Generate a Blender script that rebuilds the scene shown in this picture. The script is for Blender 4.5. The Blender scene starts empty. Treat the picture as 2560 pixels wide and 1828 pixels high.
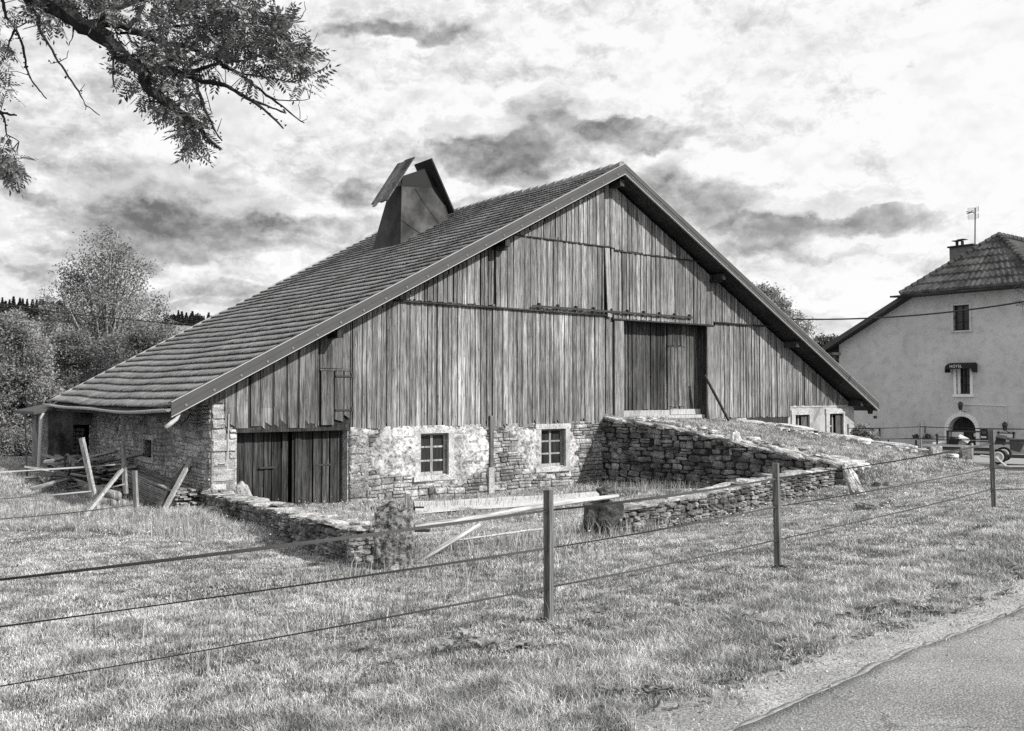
import bpy, math, random
import numpy as np
from mathutils import Matrix, Vector, noise as mnoise
random.seed(7); rng = np.random.default_rng(11)
C = bpy.context.scene.collection
SC = bpy.context.scene
# ------------------------------------------------------------------ camera geometry
FOC = 2367.0; PIT = math.atan(.03); EYE = 1.75
cp, sp = math.cos(PIT), math.sin(PIT)
def ray(px, py):
    u = (px-1280)/FOC; v = (914-py)/FOC
    return Vector((u, cp-v*sp, sp+v*cp))
def P(px, py, Y):
    r = ray(px, py); t = Y/r.y
    return Vector((r.x*t, Y, EYE+r.z*t))
TH = math.atan2(1, (4341-1280)/FOC)
A0 = P(1560, 420, 26.0)
def frame(ox, oy, ang):
    return Matrix.Translation((ox, oy, 0)) @ Matrix.Rotation(ang, 4, 'Z')
TB = frame(A0.x, A0.y, TH)                       # barn: x along facade, y into the barn
def inplane(T, px, py, yoff):
    Ti = T.inverted(); o = Ti @ Vector((0, 0, EYE)); r = (Ti.to_3x3()) @ ray(px, py)
    t = (yoff-o.y)/r.y
    return o+r*t
def F(px, py, yoff=.65): return inplane(TB, px, py, yoff)
# ------------------------------------------------------------------ terrain
CP = [(0,0,0),(0.3,7.3,0),(2.64,9.45,.0),(6.45,12.7,.2),(4.5,8.4,.02),(10,13,.2),(-2.8,5.2,-.08),(-1.2,10.9,-.24),
 (1.14,13.5,-.32),(3.5,15.2,-.36),(5.6,18.8,-.34),(7.2,20.7,-.22),(8.8,18.6,-.05),(12,21,.0),(-8,8,-.22),(-6.9,17.4,-.56),
 (-6.2,19.6,-.78),(-1,22.7,-.79),(-4.9,20.6,-.7),(2.7,26.6,-.72),(5,23.6,-.55),(-12,27,-.4),(-16,31,-.33),(16,34,-.8),(20,42,-.8),
 (27,40,-.8),(13,27,-.5),(14,18,.1),(-14,18,-.35),(6,0,-.05),(-6,0,0),(20,14,.1),(12,6,-.05),(0,-8,0),(-20,40,-.3),(0,45,-.8),(30,25,-.2),(-25,20,-.2),(-9.5,23,-.6)]
_cp = np.array(CP); _n = len(CP)
def _phi(r2): return .5*r2*np.log(r2+1e-9)
_K = _phi(((_cp[:,None,:2]-_cp[None,:,:2])**2).sum(-1))+np.eye(_n)*1.5
_Pm = np.hstack([np.ones((_n,1)), _cp[:,:2]])
_A = np.block([[_K,_Pm],[_Pm.T,np.zeros((3,3))]])
_w = np.linalg.solve(_A, np.concatenate([_cp[:,2], np.zeros(3)]))
def Hn(x, y):
    x = np.asarray(x, float); y = np.asarray(y, float)
    sh = x.shape; q = np.stack([x.ravel(), y.ravel()], 1)
    r2 = ((q[:,None,:]-_cp[None,:,:2])**2).sum(-1)
    z = _phi(r2)@_w[:_n]+_w[_n]+q@_w[_n+1:]
    dist = np.hypot(q[:,0], q[:,1]-15)
    k = np.clip((dist-26)/14, 0, 1); k = k*k*(3-2*k)
    z = np.clip(z, -.95, .35)*(1-k)-.5*k
    z += .018*np.sin(q[:,0]*1.7+.5*q[:,1])*np.sin(q[:,1]*1.3+1)*(1-k)
    return z.reshape(sh)
def H(x, y): return float(Hn(np.array([x]), np.array([y]))[0])
def G(px, py):
    r = ray(px, py); t = 5.
    for _ in range(60):
        z = H(r.x*t, r.y*t); tn = (z-EYE)/r.z
        t += (min(max(tn, .5), 80)-t)*.5
    return Vector((r.x*t, r.y*t, H(r.x*t, r.y*t)))
# ------------------------------------------------------------------ object helpers
def tag(o, label=None, cat=None, group=None, kind=None):
    if label: o['label'] = label
    if cat: o['category'] = cat
    if group: o['group'] = group
    if kind: o['kind'] = kind
    return o
def empty(name, loc, rz=0, label=None, cat=None, group=None):
    o = bpy.data.objects.new(name, None); C.objects.link(o)
    o.location = loc; o.rotation_euler = (0, 0, rz); o.empty_display_size = .2
    tag(o, label, cat, group); return o
def pmat(o):
    if o is None: return Matrix.Identity(4)
    m = Matrix.Translation(o.location) @ o.rotation_euler.to_matrix().to_4x4()
    return pmat(o.parent) @ m
class MB:
    def __init__(s, T=None): s.v = []; s.f = []; s.T = T
    def add(s, vs, fs):
        b = len(s.v); s.v += [tuple(q) for q in vs]; s.f += [tuple(i+b for i in q) for q in fs]
    def box(s, x0, x1, y0, y1, z0, z1, j=0):
        vs = [(x0,y0,z0),(x1,y0,z0),(x1,y1,z0),(x0,y1,z0),(x0,y0,z1),(x1,y0,z1),(x1,y1,z1),(x0,y1,z1)]
        if j: vs = [tuple(c+random.uniform(-j, j) for c in q) for q in vs]
        s.add(vs, [(0,3,2,1),(4,5,6,7),(0,1,5,4),(1,2,6,5),(2,3,7,6),(3,0,4,7)])
    def hexa(s, vs): s.add(vs, [(0,3,2,1),(4,5,6,7),(0,1,5,4),(1,2,6,5),(2,3,7,6),(3,0,4,7)])
    def beam(s, p0, p1, w, h, roll=0, w1=None, h1=None):
        p0 = Vector(p0); p1 = Vector(p1); d = (p1-p0).normalized()
        up = Vector((0,0,1)) if abs(d.z) < .95 else Vector((0,1,0))
        a = d.cross(up).normalized(); b = a.cross(d)
        if roll: a, b = a*math.cos(roll)+b*math.sin(roll), b*math.cos(roll)-a*math.sin(roll)
        w1 = w if w1 is None else w1; h1 = h if h1 is None else h1
        vs = []
        for q, ww, hh in ((p0, w, h), (p1, w1, h1)):
            vs += [q-a*ww/2-b*hh/2, q+a*ww/2-b*hh/2, q+a*ww/2+b*hh/2, q-a*ww/2+b*hh/2]
        s.add(vs, [(3,2,1,0),(4,5,6,7),(0,1,5,4),(1,2,6,5),(2,3,7,6),(3,0,4,7)])
    def tube(s, pts, rad, n=8, cap=True, wob=0):
        pts = [Vector(q) for q in pts]
        rs = rad if isinstance(rad, (list, tuple)) else [rad]*len(pts)
        vs = []; prev = None
        for i, q in enumerate(pts):
            d = (pts[min(i+1, len(pts)-1)]-pts[max(i-1, 0)]).normalized()
            if prev is None:
                up = Vector((0,0,1)) if abs(d.z) < .9 else Vector((1,0,0)); a = d.cross(up).normalized()
            else: a = (prev-d*prev.dot(d)).normalized()
            prev = a; b = d.cross(a)
            for k in range(n):
                t = 2*math.pi*k/n; r = rs[i]*(1+(random.uniform(-wob, wob) if wob else 0))
                vs.append(q+(a*math.cos(t)+b*math.sin(t))*r)
        fs = [(i*n+k, i*n+(k+1)%n, (i+1)*n+(k+1)%n, (i+1)*n+k) for i in range(len(pts)-1) for k in range(n)]
        if cap: fs += [tuple(range(n-1, -1, -1)), tuple((len(pts)-1)*n+k for k in range(n))]
        s.add(vs, fs)
    def prism(s, poly, y0, y1):
        n = len(poly)
        vs = [(x, y0, z) for x, z in poly]+[(x, y1, z) for x, z in poly]
        fs = [tuple(range(n)), tuple(range(2*n-1, n-1, -1))]+[(i, i+n, (i+1)%n+n, (i+1)%n) for i in range(n)]
        s.add(vs, fs)
    def disc(s, c, ax, r, th, n=12):
        c = Vector(c); ax = Vector(ax).normalized(); s.tube([c-ax*th/2, c+ax*th/2], r, n)
    def build(s, name, mat, parent=None, smooth=False):
        T = s.T or Matrix.Identity(4)
        M_ = pmat(parent).inverted() @ T
        a = np.array(s.v, dtype=np.float64).reshape(-1, 3); m = np.array(M_)
        a = a@m[:3,:3].T+m[:3,3]
        me = bpy.data.meshes.new(name); me.from_pydata(a.tolist(), [], s.f); me.update()
        if smooth: me.polygons.foreach_set('use_smooth', [True]*len(me.polygons))
        if mat: me.materials.append(mat)
        o = bpy.data.objects.new(name, me); C.objects.link(o); o.parent = parent
        return o
def arr_mesh(name, V, Fq, mat, parent=None, smooth=False):
    """V (n,3); Fq list of (m,k) int arrays of equal k each, world coords"""
    if parent is not None:
        m = np.array(pmat(parent).inverted()); V = V@m[:3,:3].T+m[:3,3]
    me = bpy.data.meshes.new(name); me.vertices.add(len(V))
    me.vertices.foreach_set('co', V.astype(np.float32).ravel())
    loops = np.concatenate([q.ravel() for q in Fq]); tot = np.concatenate([np.full(len(q), q.shape[1]) for q in Fq])
    st = np.concatenate([[0], np.cumsum(tot)[:-1]])
    me.loops.add(len(loops)); me.loops.foreach_set('vertex_index', loops.astype(np.int32))
    me.polygons.add(len(tot)); me.polygons.foreach_set('loop_start', st.astype(np.int32))
    me.polygons.foreach_set('loop_total', tot.astype(np.int32))
    if smooth: me.polygons.foreach_set('use_smooth', np.ones(len(tot), bool))
    me.update(calc_edges=True)
    me.materials.append(mat)
    o = bpy.data.objects.new(name, me); C.objects.link(o); o.parent = parent
    return o
def copy_tree(o, parent=None):
    c = o.copy(); C.objects.link(c); c.parent = parent
    for ch in list(o.children): copy_tree(ch, c)
    return c
# ------------------------------------------------------------------ materials
class N:
    def __init__(s, name):
        s.m = bpy.data.materials.new(name); s.m.use_nodes = True; s.t = s.m.node_tree
        s.t.nodes.clear(); s.out = s.t.nodes.new('ShaderNodeOutputMaterial')
        s.tc = s.t.nodes.new('ShaderNodeTexCoord'); s.geo = s.t.nodes.new('ShaderNodeNewGeometry')
    def n(s, ty, **kw):
        q = s.t.nodes.new(ty)
        for k, v in kw.items():
            if k in q.inputs: 
                if hasattr(v, 'is_output'): s.t.links.new(v, q.inputs[k])
                else: q.inputs[k].default_value = v
            else: setattr(q, k, v)
        return q
    def link(s, a, b): s.t.links.new(a, b)
    def mapv(s, sc, src=None):
        q = s.n('ShaderNodeMapping'); q.inputs['Scale'].default_value = sc
        s.link(src or s.tc.outputs['Object'], q.inputs['Vector']); return q.outputs[0]
    def noise(s, sc, detail=6, rough=.6, vec=None, scale=(1,1,1), dist=0):
        q = s.n('ShaderNodeTexNoise'); q.inputs['Scale'].default_value = sc; q.inputs['Detail'].default_value = detail
        q.inputs['Roughness'].default_value = rough; q.inputs['Distortion'].default_value = dist
        s.link(vec or s.mapv(scale), q.inputs['Vector']); return q.outputs[0]
    def vor(s, sc, scale=(1,1,1), feature='F1', rnd=1, vec=None):
        q = s.n('ShaderNodeTexVoronoi'); q.feature = feature; q.inputs['Scale'].default_value = sc
        q.inputs['Randomness'].default_value = rnd; s.link(vec or s.mapv(scale), q.inputs['Vector']); return q
    def ramp(s, x, a, b, lo=0, hi=1):
        q = s.n('ShaderNodeMapRange'); q.interpolation_type = 'SMOOTHSTEP'
        for i, v in enumerate((a, b, lo, hi)): q.inputs[i+1].default_value = v
        s.link(x, q.inputs[0]); return q.outputs[0]
    def lin(s, x, a, b, lo=0, hi=1):
        q = s.n('ShaderNodeMapRange')
        for i, v in enumerate((a, b, lo, hi)): q.inputs[i+1].default_value = v
        s.link(x, q.inputs[0]); return q.outputs[0]
    def math(s, op, a, b=None, clamp=False):
        q = s.n('ShaderNodeMath'); q.operation = op; q.use_clamp = clamp
        for i, v in enumerate((a, b)):
            if v is None: continue
            if hasattr(v, 'is_output'): s.link(v, q.inputs[i])
            else: q.inputs[i].default_value = v
        return q.outputs[0]
    def mix(s, f, a, b):
        q = s.n('ShaderNodeMix'); q.data_type = 'FLOAT'
        for i, v in zip((0, 2, 3), (f, a, b)):
            if hasattr(v, 'is_output'): s.link(v, q.inputs[i])
            else: q.inputs[i].default_value = v
        return q.outputs[0]
    @property
    def isl(s): return s.geo.outputs['Random Per Island']
    def finish(s, col, rough=.85, bump=None, bs=.3, bd=.02, metal=0, spec=.25, transl=0):
        cc = s.n('ShaderNodeCombineColor')
        for i in range(3): s.link(col, cc.inputs[i])
        b = s.n('ShaderNodeBsdfPrincipled'); s.link(cc.outputs[0], b.inputs['Base Color'])
        if hasattr(rough, 'is_output'): s.link(rough, b.inputs['Roughness'])
        else: b.inputs['Roughness'].default_value = rough
        b.inputs['Metallic'].default_value = metal; b.inputs['Specular IOR Level'].default_value = spec
        if bump is not None:
            q = s.n('ShaderNodeBump'); q.inputs['Strength'].default_value = bs; q.inputs['Distance'].default_value = bd
            s.link(bump, q.inputs['Height']); s.link(q.outputs[0], b.inputs['Normal'])
        res = b.outputs[0]
        if transl:
            t = s.n('ShaderNodeBsdfTranslucent'); s.link(cc.outputs[0], t.inputs['Color'])
            mx = s.n('ShaderNodeMixShader'); mx.inputs[0].default_value = transl
            s.link(b.outputs[0], mx.inputs[1]); s.link(t.outputs[0], mx.inputs[2]); res = mx.outputs[0]
        s.link(res, s.out.inputs['Surface']); return s.m
def m_plain(name, v, var=.3, sc=8, rough=.8, metal=0, spec=.25, bs=.2, scale=(1,1,1), islv=0):
    k = N(name); n1 = k.noise(sc, 8, .65, scale=scale)
    c = k.lin(n1, .25, .75, v*(1-var), v*(1+var))
    if islv: c = k.math('MULTIPLY', c, k.lin(k.isl, 0, 1, 1-islv, 1+islv))
    return k.finish(c, rough, n1, bs, .01, metal, spec)
def m_wood(name, lo, hi, isv=.35, axis='z', grain=1.0, knots=True, stain=.5, rough=.85):
    k = N(name)
    big = 22*grain; sm = .7*grain
    scl = {'z': (big, big, sm), 'x': (sm, big, big), 'y': (big, sm, big)}[axis]
    g1 = k.noise(1.6, 8, .7, scale=scl, dist=.25)
    g2 = k.noise(4.5, 4, .6, scale=scl)
    big_n = k.noise(.55, 5, .6, scale=(1,1,.5))
    c = k.lin(g1, .32, .68, lo, hi)
    fine = k.ramp(g2, .38, .6, .5, 1.2); c = k.math('MULTIPLY', c, fine)
    c = k.math('MULTIPLY', c, k.ramp(big_n, .32, .66, 1-stain, 1.12))
    ir = k.math('POWER', k.isl, 1.0)
    c = k.math('MULTIPLY', c, k.lin(ir, 0, 1, 1-isv, 1+isv*.75))
    st = k.noise(1.0, 7, .75, scale={'z': (9, 9, .5), 'x': (.5, 9, 9), 'y': (9, .5, 9)}[axis], dist=.2)
    c = k.math('MULTIPLY', c, k.ramp(st, .4, .52, 1-stain*.75, 1.05))
    if knots:
        v = k.vor(1.0, scale={'z': (7.5, 7.5, 3.4), 'x': (2.2, 6.5, 6.5), 'y': (6.5, 2.2, 6.5)}[axis])
        d = v.outputs['Distance']
        kn = k.ramp(k.math('ADD', d, k.lin(g2, .3, .7, -.05, .08)), .05, .14, .3, 1); c = k.math('MULTIPLY', c, kn)
    return k.finish(c, rough, k.math('ADD', g1, g2), .5, .012, spec=.15)
def m_stone(name, lo, hi, isv=.3, sc=6, moss=.35, crack=.3):
    k = N(name)
    n1 = k.noise(sc, 10, .72); n2 = k.noise(sc*.3, 5, .6); n3 = k.noise(sc*5, 5, .7)
    c = k.lin(n1, .3, .72, lo, hi)
    c = k.math('MULTIPLY', c, k.ramp(n2, .38, .6, 1-moss, 1.1))
    c = k.math('MULTIPLY', c, k.ramp(n3, .38, .6, .5, 1.2))
    c = k.math('MULTIPLY', c, k.lin(k.isl, 0, 1, 1-isv, 1+isv*.8))
    return k.finish(c, .92, k.math('ADD', n1, k.math('MULTIPLY', n3, .5)), .8, .03, spec=.1)
SKYG = .84; EXPO = .25
# ------------------------------------------------------------------ shared materials
M = {}
M['board'] = m_wood('weathered_boards', .085, .50, .36, stain=.42)
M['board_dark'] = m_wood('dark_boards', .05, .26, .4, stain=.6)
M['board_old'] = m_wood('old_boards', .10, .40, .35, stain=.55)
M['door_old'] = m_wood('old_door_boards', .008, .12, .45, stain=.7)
M['beam'] = m_wood('beam_wood', .03, .09, .2, knots=False)
M['pale_board'] = m_wood('pale_boards', .32, .5, .1, knots=True, stain=.25)
M['jamb'] = m_wood('jamb_boards', .16, .34, .1, stain=.3)
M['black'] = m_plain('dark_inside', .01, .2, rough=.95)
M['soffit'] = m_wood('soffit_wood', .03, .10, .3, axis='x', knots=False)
M['iron'] = m_plain('rusty_iron', .03, .3, 20, .6, spec=.4)
M['zinc'] = m_plain('grey_zinc', .065, .18, 2.5, .6, metal=.0, spec=.35)
M['washer'] = m_plain('washer_zinc', .2, .2, 9, .6)
M['verge_zinc'] = m_plain('verge_zinc', .34, .2, 3, .5)
M['zinc_pale'] = m_plain('pale_zinc', .5, .15, 3, .4, spec=.5)
M['stone'] = m_stone('rubble_stone', .14, .56, .4)
M['stone_side'] = m_stone('side_wall_stone', .3, .72, .3)
M['stone_dark'] = m_stone('dark_dry_stone', .10, .42, .5, moss=.55)
M['stone_cut'] = m_stone('cut_stone', .36, .6, .12, sc=9, moss=.2)
M['stone_pale'] = m_stone('pale_boulder', .35, .75, .2, sc=5, moss=.3)
M['mortar_side'] = m_stone('side_mortar', .24, .46, 0, sc=6, moss=.3)
def _plaster():
    k = N('old_lime_plaster')
    n1 = k.noise(1.3, 8, .7); n2 = k.noise(14, 8, .7); n3 = k.noise(4.5, 6, .7)
    c = k.ramp(n1, .36, .6, .28, .62)
    c = k.math('MULTIPLY', c, k.ramp(n2, .38, .56, .42, 1.12))
    c = k.math('MULTIPLY', c, k.ramp(n3, .33, .5, .62, 1.04))
    v = k.vor(2.6, feature='DISTANCE_TO_EDGE', scale=(1, 1, 1.6)); e = k.ramp(v.outputs['Distance'], .0, .014, .5, 1)
    c = k.math('MULTIPLY', c, e)
    return k.finish(c, .95, k.math('ADD', n2, n3), .7, .02, spec=.1)
M['plaster'] = _plaster()
def _tiles():
    k = N('roof_tiles')
    n1 = k.noise(1.1, 6, .65); n2 = k.noise(30, 3, .6); n3 = k.noise(5, 6, .7)
    c = k.ramp(n1, .35, .65, .22, .31); c = k.math('MULTIPLY', c, k.lin(n2, .3, .7, .7, 1.3))
    c = k.math('MULTIPLY', c, k.ramp(n3, .35, .6, .8, 1.12))
    # single tiles differ a little: cells as wide as a tile
    v = k.vor(1.0, scale=(2.9, 4.5, 0), rnd=.15); sep = k.n('ShaderNodeSeparateColor'); k.link(v.outputs['Color'], sep.inputs[0])
    c = k.math('MULTIPLY', c, k.lin(sep.outputs[0], 0, 1, .93, 1.07))
    return k.finish(c, .85, n2, .3, .01, spec=.12)
M['tiles'] = _tiles()
def _glass(name, v=.02, r=.08, cur=0):
    k = N(name); n = k.noise(3, 5, .6, scale=(6, 6, .6))
    c = k.lin(n, .3, .7, v*.5, v*1.6)
    return k.finish(c, r, spec=.5)
M['glass'] = _glass('window_glass', .03, .12)
M['curtain'] = m_wood('hanging_curtain', .1, .32, 0, knots=False)
M['frame'] = m_wood('old_window_paint', .25, .5, .1, knots=False, stain=.3)
k_ = None
# ------------------------------------------------------------------ the barn
ZB = -.75
bo = TB @ Vector((0, .65, 0))
barn = empty('barn', (bo.x, bo.y, ZB), TH, 'large weathered timber and stone barn under a wide tiled gable roof', 'barn')
def B(): return MB(TB)
WY = .65
zA = A0.z; eL = F(427,1020,0); eR = F(2195,1014,0)
kL = (zA-eL.z)/(-eL.x); kR = (zA-eR.z)/eR.x
def roofz(s): return zA+kL*s if s < 0 else zA-kR*s
def wallz(s): return roofz(s)-.34
def sx(px, y=WY, py=900): return F(px, py, y).x
cL, cR = -11.26, 12.05
doorL, doorR = sx(1555, WY), sx(1764, WY); doorT = 3.87; sill = 1.16
sdL, sdR = -10.72, -8.12                                   # stable doors
def wins():                                                # stone-framed windows: opening left, right, bottom, top
    return [(-6.2, -5.4, -.2, .80), (-2.47, -1.62, -.17, .82)]
# boards -----------------------------------------------------------
def boards(mb, s0, s1, zb, zt, wmin, wmax, y=WY, jag=.02, gap=.024, rag=0, lean=0):
    s = s0
    wmin, wmax = wmin*.85, wmax*.85
    while s < s1-.02:
        w = min(random.uniform(wmin, wmax), s1-s)
        if s1-s-w < .06: w = s1-s
        a, b = s, s+w-gap*random.uniform(.5, 1.8)
        y0 = y-random.uniform(.022, .045); th = .022
        z0a = (zb(a) if callable(zb) else zb)+random.uniform(-jag, jag)
        z0b = z0a+random.uniform(-.008, .008)
        za, zb_ = (zt(a), zt(b)) if callable(zt) else (zt, zt)
        tw = random.uniform(-.007, .007); ln = random.uniform(-lean, lean)
        if za-z0a < .05: s += w; continue
        if rag and random.random() < rag:                  # rotten, split lower end
            m = a+(b-a)*random.uniform(.3, .7); r1 = random.uniform(.03, .22); r2 = random.uniform(.02, .12)
            mid = z0a+.45
            mb.hexa([(a,y0,z0a+r2),(m,y0,z0a),(m,y0+th,z0a),(a,y0+th,z0a+r2),(a,y0,mid),(m,y0,mid),(m,y0+th,mid),(a,y0+th,mid)])
            mb.hexa([(m+.01,y0,z0a+r1),(b,y0,z0a+r1*.4),(b,y0+th,z0a+r1*.4),(m+.01,y0+th,z0a+r1),(m+.002,y0,mid),(b,y0,mid),(b,y0+th,mid),(m+.002,y0+th,mid)])
            z0a = z0b = mid+.001
        mb.hexa([(a+ln,y0+tw,z0a),(b+ln,y0-tw,z0b),(b+ln,y0+th,z0b),(a+ln,y0+th,z0a),(a,y0+tw,za),(b,y0-tw,zb_),(b,y0+th,zb_),(a,y0+th,za)])
        if random.random() < .3 and not rag:                # cover strip over the joint
            c = b+gap/2; cw = random.uniform(.02, .035); mb.box(c-cw, c+cw, y0-.02, y0-.001, z0a+.01, min(za, zb_)-.02)
        s += w
mb = B()
beltA, beltB = 5.87, 3.97
cpost = .09
boards(mb, -3.35, cpost-.05, beltA, wallz, .13, .24, y=WY-.07)
boards(mb, cpost+.06, 3.95, beltA-.08, wallz, .13, .24, y=WY-.08)
o = mb.build('upper_siding', M['board'], barn)
mb = B()
def midtop(s): return min(wallz(s), beltA+.1)
boards(mb, -6.95, sx(1233), lambda s: beltB+.02, midtop, .13, .2, y=WY-.035)
boards(mb, sx(1233)+.03, cpost-.28, beltB-.03, midtop, .17, .26, y=WY-.045, lean=.02)
boards(mb, cpost+.06, 4.35, beltB-.1, midtop, .14, .25, y=WY-.045, lean=.015)
boards(mb, 4.38, 7.45, beltB-.0, midtop, .13, .2, y=WY-.03)
mb.build('middle_siding', M['board'], barn)
mb = B()
p0 = F(1512, 625, WY-.1); p1 = F(1528, 880, WY-.1)
mb.hexa([(cpost-.22,WY-.135,3.9),(cpost-.06,WY-.135,3.9),(cpost-.06,WY-.10,3.9),(cpost-.22,WY-.10,3.9),(cpost-.32,WY-.135,beltA-.05),(cpost-.15,WY-.135,beltA-.05),(cpost-.15,WY-.10,beltA-.05),(cpost-.32,WY-.10,beltA-.05)])
mb.build('new_board', M['pale_board'], barn)
mb = B(); mb.box(cpost-.045, cpost+.055, WY-.13, WY-.08, beltA-.02, wallz(cpost)-.02); mb.box(cpost-.04, cpost+.06, WY-.09, WY-.06, beltB, beltA-.03)
mb.build('centre_post', M['board'], barn)
mb = B()
def lt(s): return min(wallz(s), beltB+.06)
xs1 = sx(895); xs2 = -8.02
boards(mb, xs2+.0, sx(1215), .95, lt, .13, .21)
boards(mb, sx(1215)+.02, sx(1440), .90, lt, .15, .23, rag=.05)
boards(mb, sx(1440), sx(1531), .97, lt, .12, .2, jag=.06, rag=.6)
mb.build('lower_siding', M['board'], barn); mb = B()
boards(mb, sx(1786), sx(1972), 1.0, lt, .12, .2)
boards(mb, sx(1972)+.01, cR+.0, 1.36, lt, .10, .18, jag=.01)
mb.build('lower_siding', M['board'], barn)
mb = B()                                                     # rough broad boards left of the hatch
hL, hR, hB, hT = sx(802), sx(868), sx(800), 0
hL, hR = F(800,1000).x, F(872,1000).x; hT = F(835, 926).z; hB = F(835, 1062).z
boards(mb, -11.0, -9.35, 1.03, lambda s: wallz(s), .26, .36, jag=.05, gap=.03, rag=.25, lean=.02)
boards(mb, -9.33, hL-.02, 1.04, lambda s: wallz(s), .16, .3, jag=.05, gap=.02, rag=.6)
boards(mb, hL-.02, hR+.02, hT+.04, lambda s: wallz(s), .2, .34, jag=.01, gap=.015)
boards(mb, hR+.03, xs2, .95, lambda s: wallz(s), .14, .2)
mb.box(-11.45, -11.02, WY-.05, WY-.02, 1.85, wallz(-11.45)-.03)
mb.build('rough_siding', M['board_old'], barn)
mb = B()                                                     # boards leaning under the belts: drip boards
for a, b, z in ((-3.4, cpost, beltA+.01), (cpost+.05, 3.9, beltA-.07), (-6.95, cpost-.2, beltB-.01), (cpost, 4.4, beltB-.1), (4.4, 7.4, beltB)):
    mb.hexa([(a,WY-.115,z-.035),(b,WY-.115,z-.035),(b,WY-.0,z-.035),(a,WY-.0,z-.035),(a,WY-.115,z-.005),(b,WY-.115,z-.005),(b,WY,z+.03),(a,WY,z+.03)])
mb.build('drip_board', M['beam'], barn)
# hatch
hatch = B(); 
for a, b, r in ((hL, hL+.3, .0), (hL+.33, hL+.54, .12), (hL+.57, hR-.01, .22)):
    hatch.hexa([(a,WY-.07,hB+r),(b,WY-.075,hB+r*.6),(b,WY-.045,hB+r*.6),(a,WY-.045,hB+r),(a,WY-.07,hT-.02),(b,WY-.07,hT-.02),(b,WY-.045,hT-.02),(a,WY-.045,hT-.02)])
hatch.box(hL-.03, hR+.03, WY-.08, WY-.03, hT-.01, hT+.03)
ho = hatch.build('hatch', M['board_old'], barn)
hg = B()
for z in (hT-.13, hB+.33): hg.box(hL+.34, hR+.06, WY-.095, WY-.078, z-.018, z+.018); hg.box(hR+.02, hR+.06, WY-.11, WY-.08, z-.03, z+.07)
hg.box(hL+.545, hL+.565, WY-.06, WY-.045, hB+.3, hT-.1)
hg.build('strap_hinge', M['iron'], ho)
# backing behind the siding, with an opening for the barn door and the stable doors
mb = B()
def pan(x0, x1, zb, y0=WY-.018, y1=WY+.1):
    n = 6; 
    for i in range(n):
        a = x0+(x1-x0)*i/n; b = x0+(x1-x0)*(i+1)/n
        if a < 0 < b: cuts = [a, 0, b]
        else: cuts = [a, b]
        for c, d in zip(cuts, cuts[1:]):
            mb.hexa([(c,y0,zb),(d,y0,zb),(d,y1,zb),(c,y1,zb),(c,y0,wallz(c)-.01),(d,y0,wallz(d)-.01),(d,y1,wallz(d)-.01),(c,y1,wallz(c)-.01)])
pan(-11.0, doorL-.05, 1.07); pan(doorL-.05, doorR+.05, doorT); pan(doorR+.05, cR-.02, 1.4)
mb.box(doorR+.05, 8.15, WY-.015, WY+.1, .2, 1.41)
for (a, b) in ((doorL-.05, doorL), (doorR, doorR+.05)): mb.box(a, b, WY+.1, WY+.5, 1.0, doorT+.1)
mb.box(doorL, doorR, WY+.1, WY+.5, doorT-.02, doorT+.1)
mb.box(sdL-.1, sdR+.1, WY-.01, WY+.45, .98, 1.1)
mb.build('wall_lining', M['beam'], barn)
# barn door
jamb = B(); jamb.box(sx(1533), doorL, WY-.075, WY-.03, .98, beltB-.13); jamb.build('door_jamb', M['jamb'], barn); jamb = B(); jamb.box(doorR, sx(1783), WY-.075, WY-.03, .98, beltB-.12)
jamb.build('door_jamb', M['jamb'], barn)
mid = sx(1663, WY+.4)
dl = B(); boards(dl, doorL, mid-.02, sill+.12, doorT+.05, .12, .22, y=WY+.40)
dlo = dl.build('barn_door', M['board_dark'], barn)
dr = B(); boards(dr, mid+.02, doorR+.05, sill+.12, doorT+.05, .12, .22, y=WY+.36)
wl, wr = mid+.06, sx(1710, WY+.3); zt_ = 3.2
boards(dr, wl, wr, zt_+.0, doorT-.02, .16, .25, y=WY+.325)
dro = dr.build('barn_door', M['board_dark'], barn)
w = B(); boards(w, wl, wr, sill+.2, zt_-.03, .13, .2, y=WY+.325); wo = w.build('wicket_door', M['board_dark'], dro)
w = B(); w.box(wl-.02, wr+.02, WY+.285, WY+.30, zt_-.03, zt_+.0); w.build('strap_hinge', M['iron'], wo)
sl = B(); sl.box(doorL, mid-.03, WY+.2, WY+.36, sill-.06, sill+.11); sl.box(mid+.03, doorR, WY+.22, WY+.34, sill-.03, sill+.13); sl.box(doorL, doorR, WY+.05, WY+.34, sill-.14, sill-.04)
sl.build('door_sill', M['pale_board'], barn)
# sliding rail
ra = F(1330, 762, WY-.14); rb = F(1733, 792, WY-.14)
r = B(); r.box(ra.x, rb.x, WY-.16, WY-.145, 4.02, 4.075); rl = r.build('sliding_rail', M['iron'], barn)
for i in range(10):
    x = ra.x+.25+(rb.x-ra.x-.4)*i/9
    h = B(); h.box(x-.02, x+.02, WY-.145, WY-.09, 3.98, 4.14); h.box(x-.025, x+.025, WY-.175, WY-.145, 4.075, 4.13); h.build('rail_bracket', M['iron'], rl)
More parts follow.
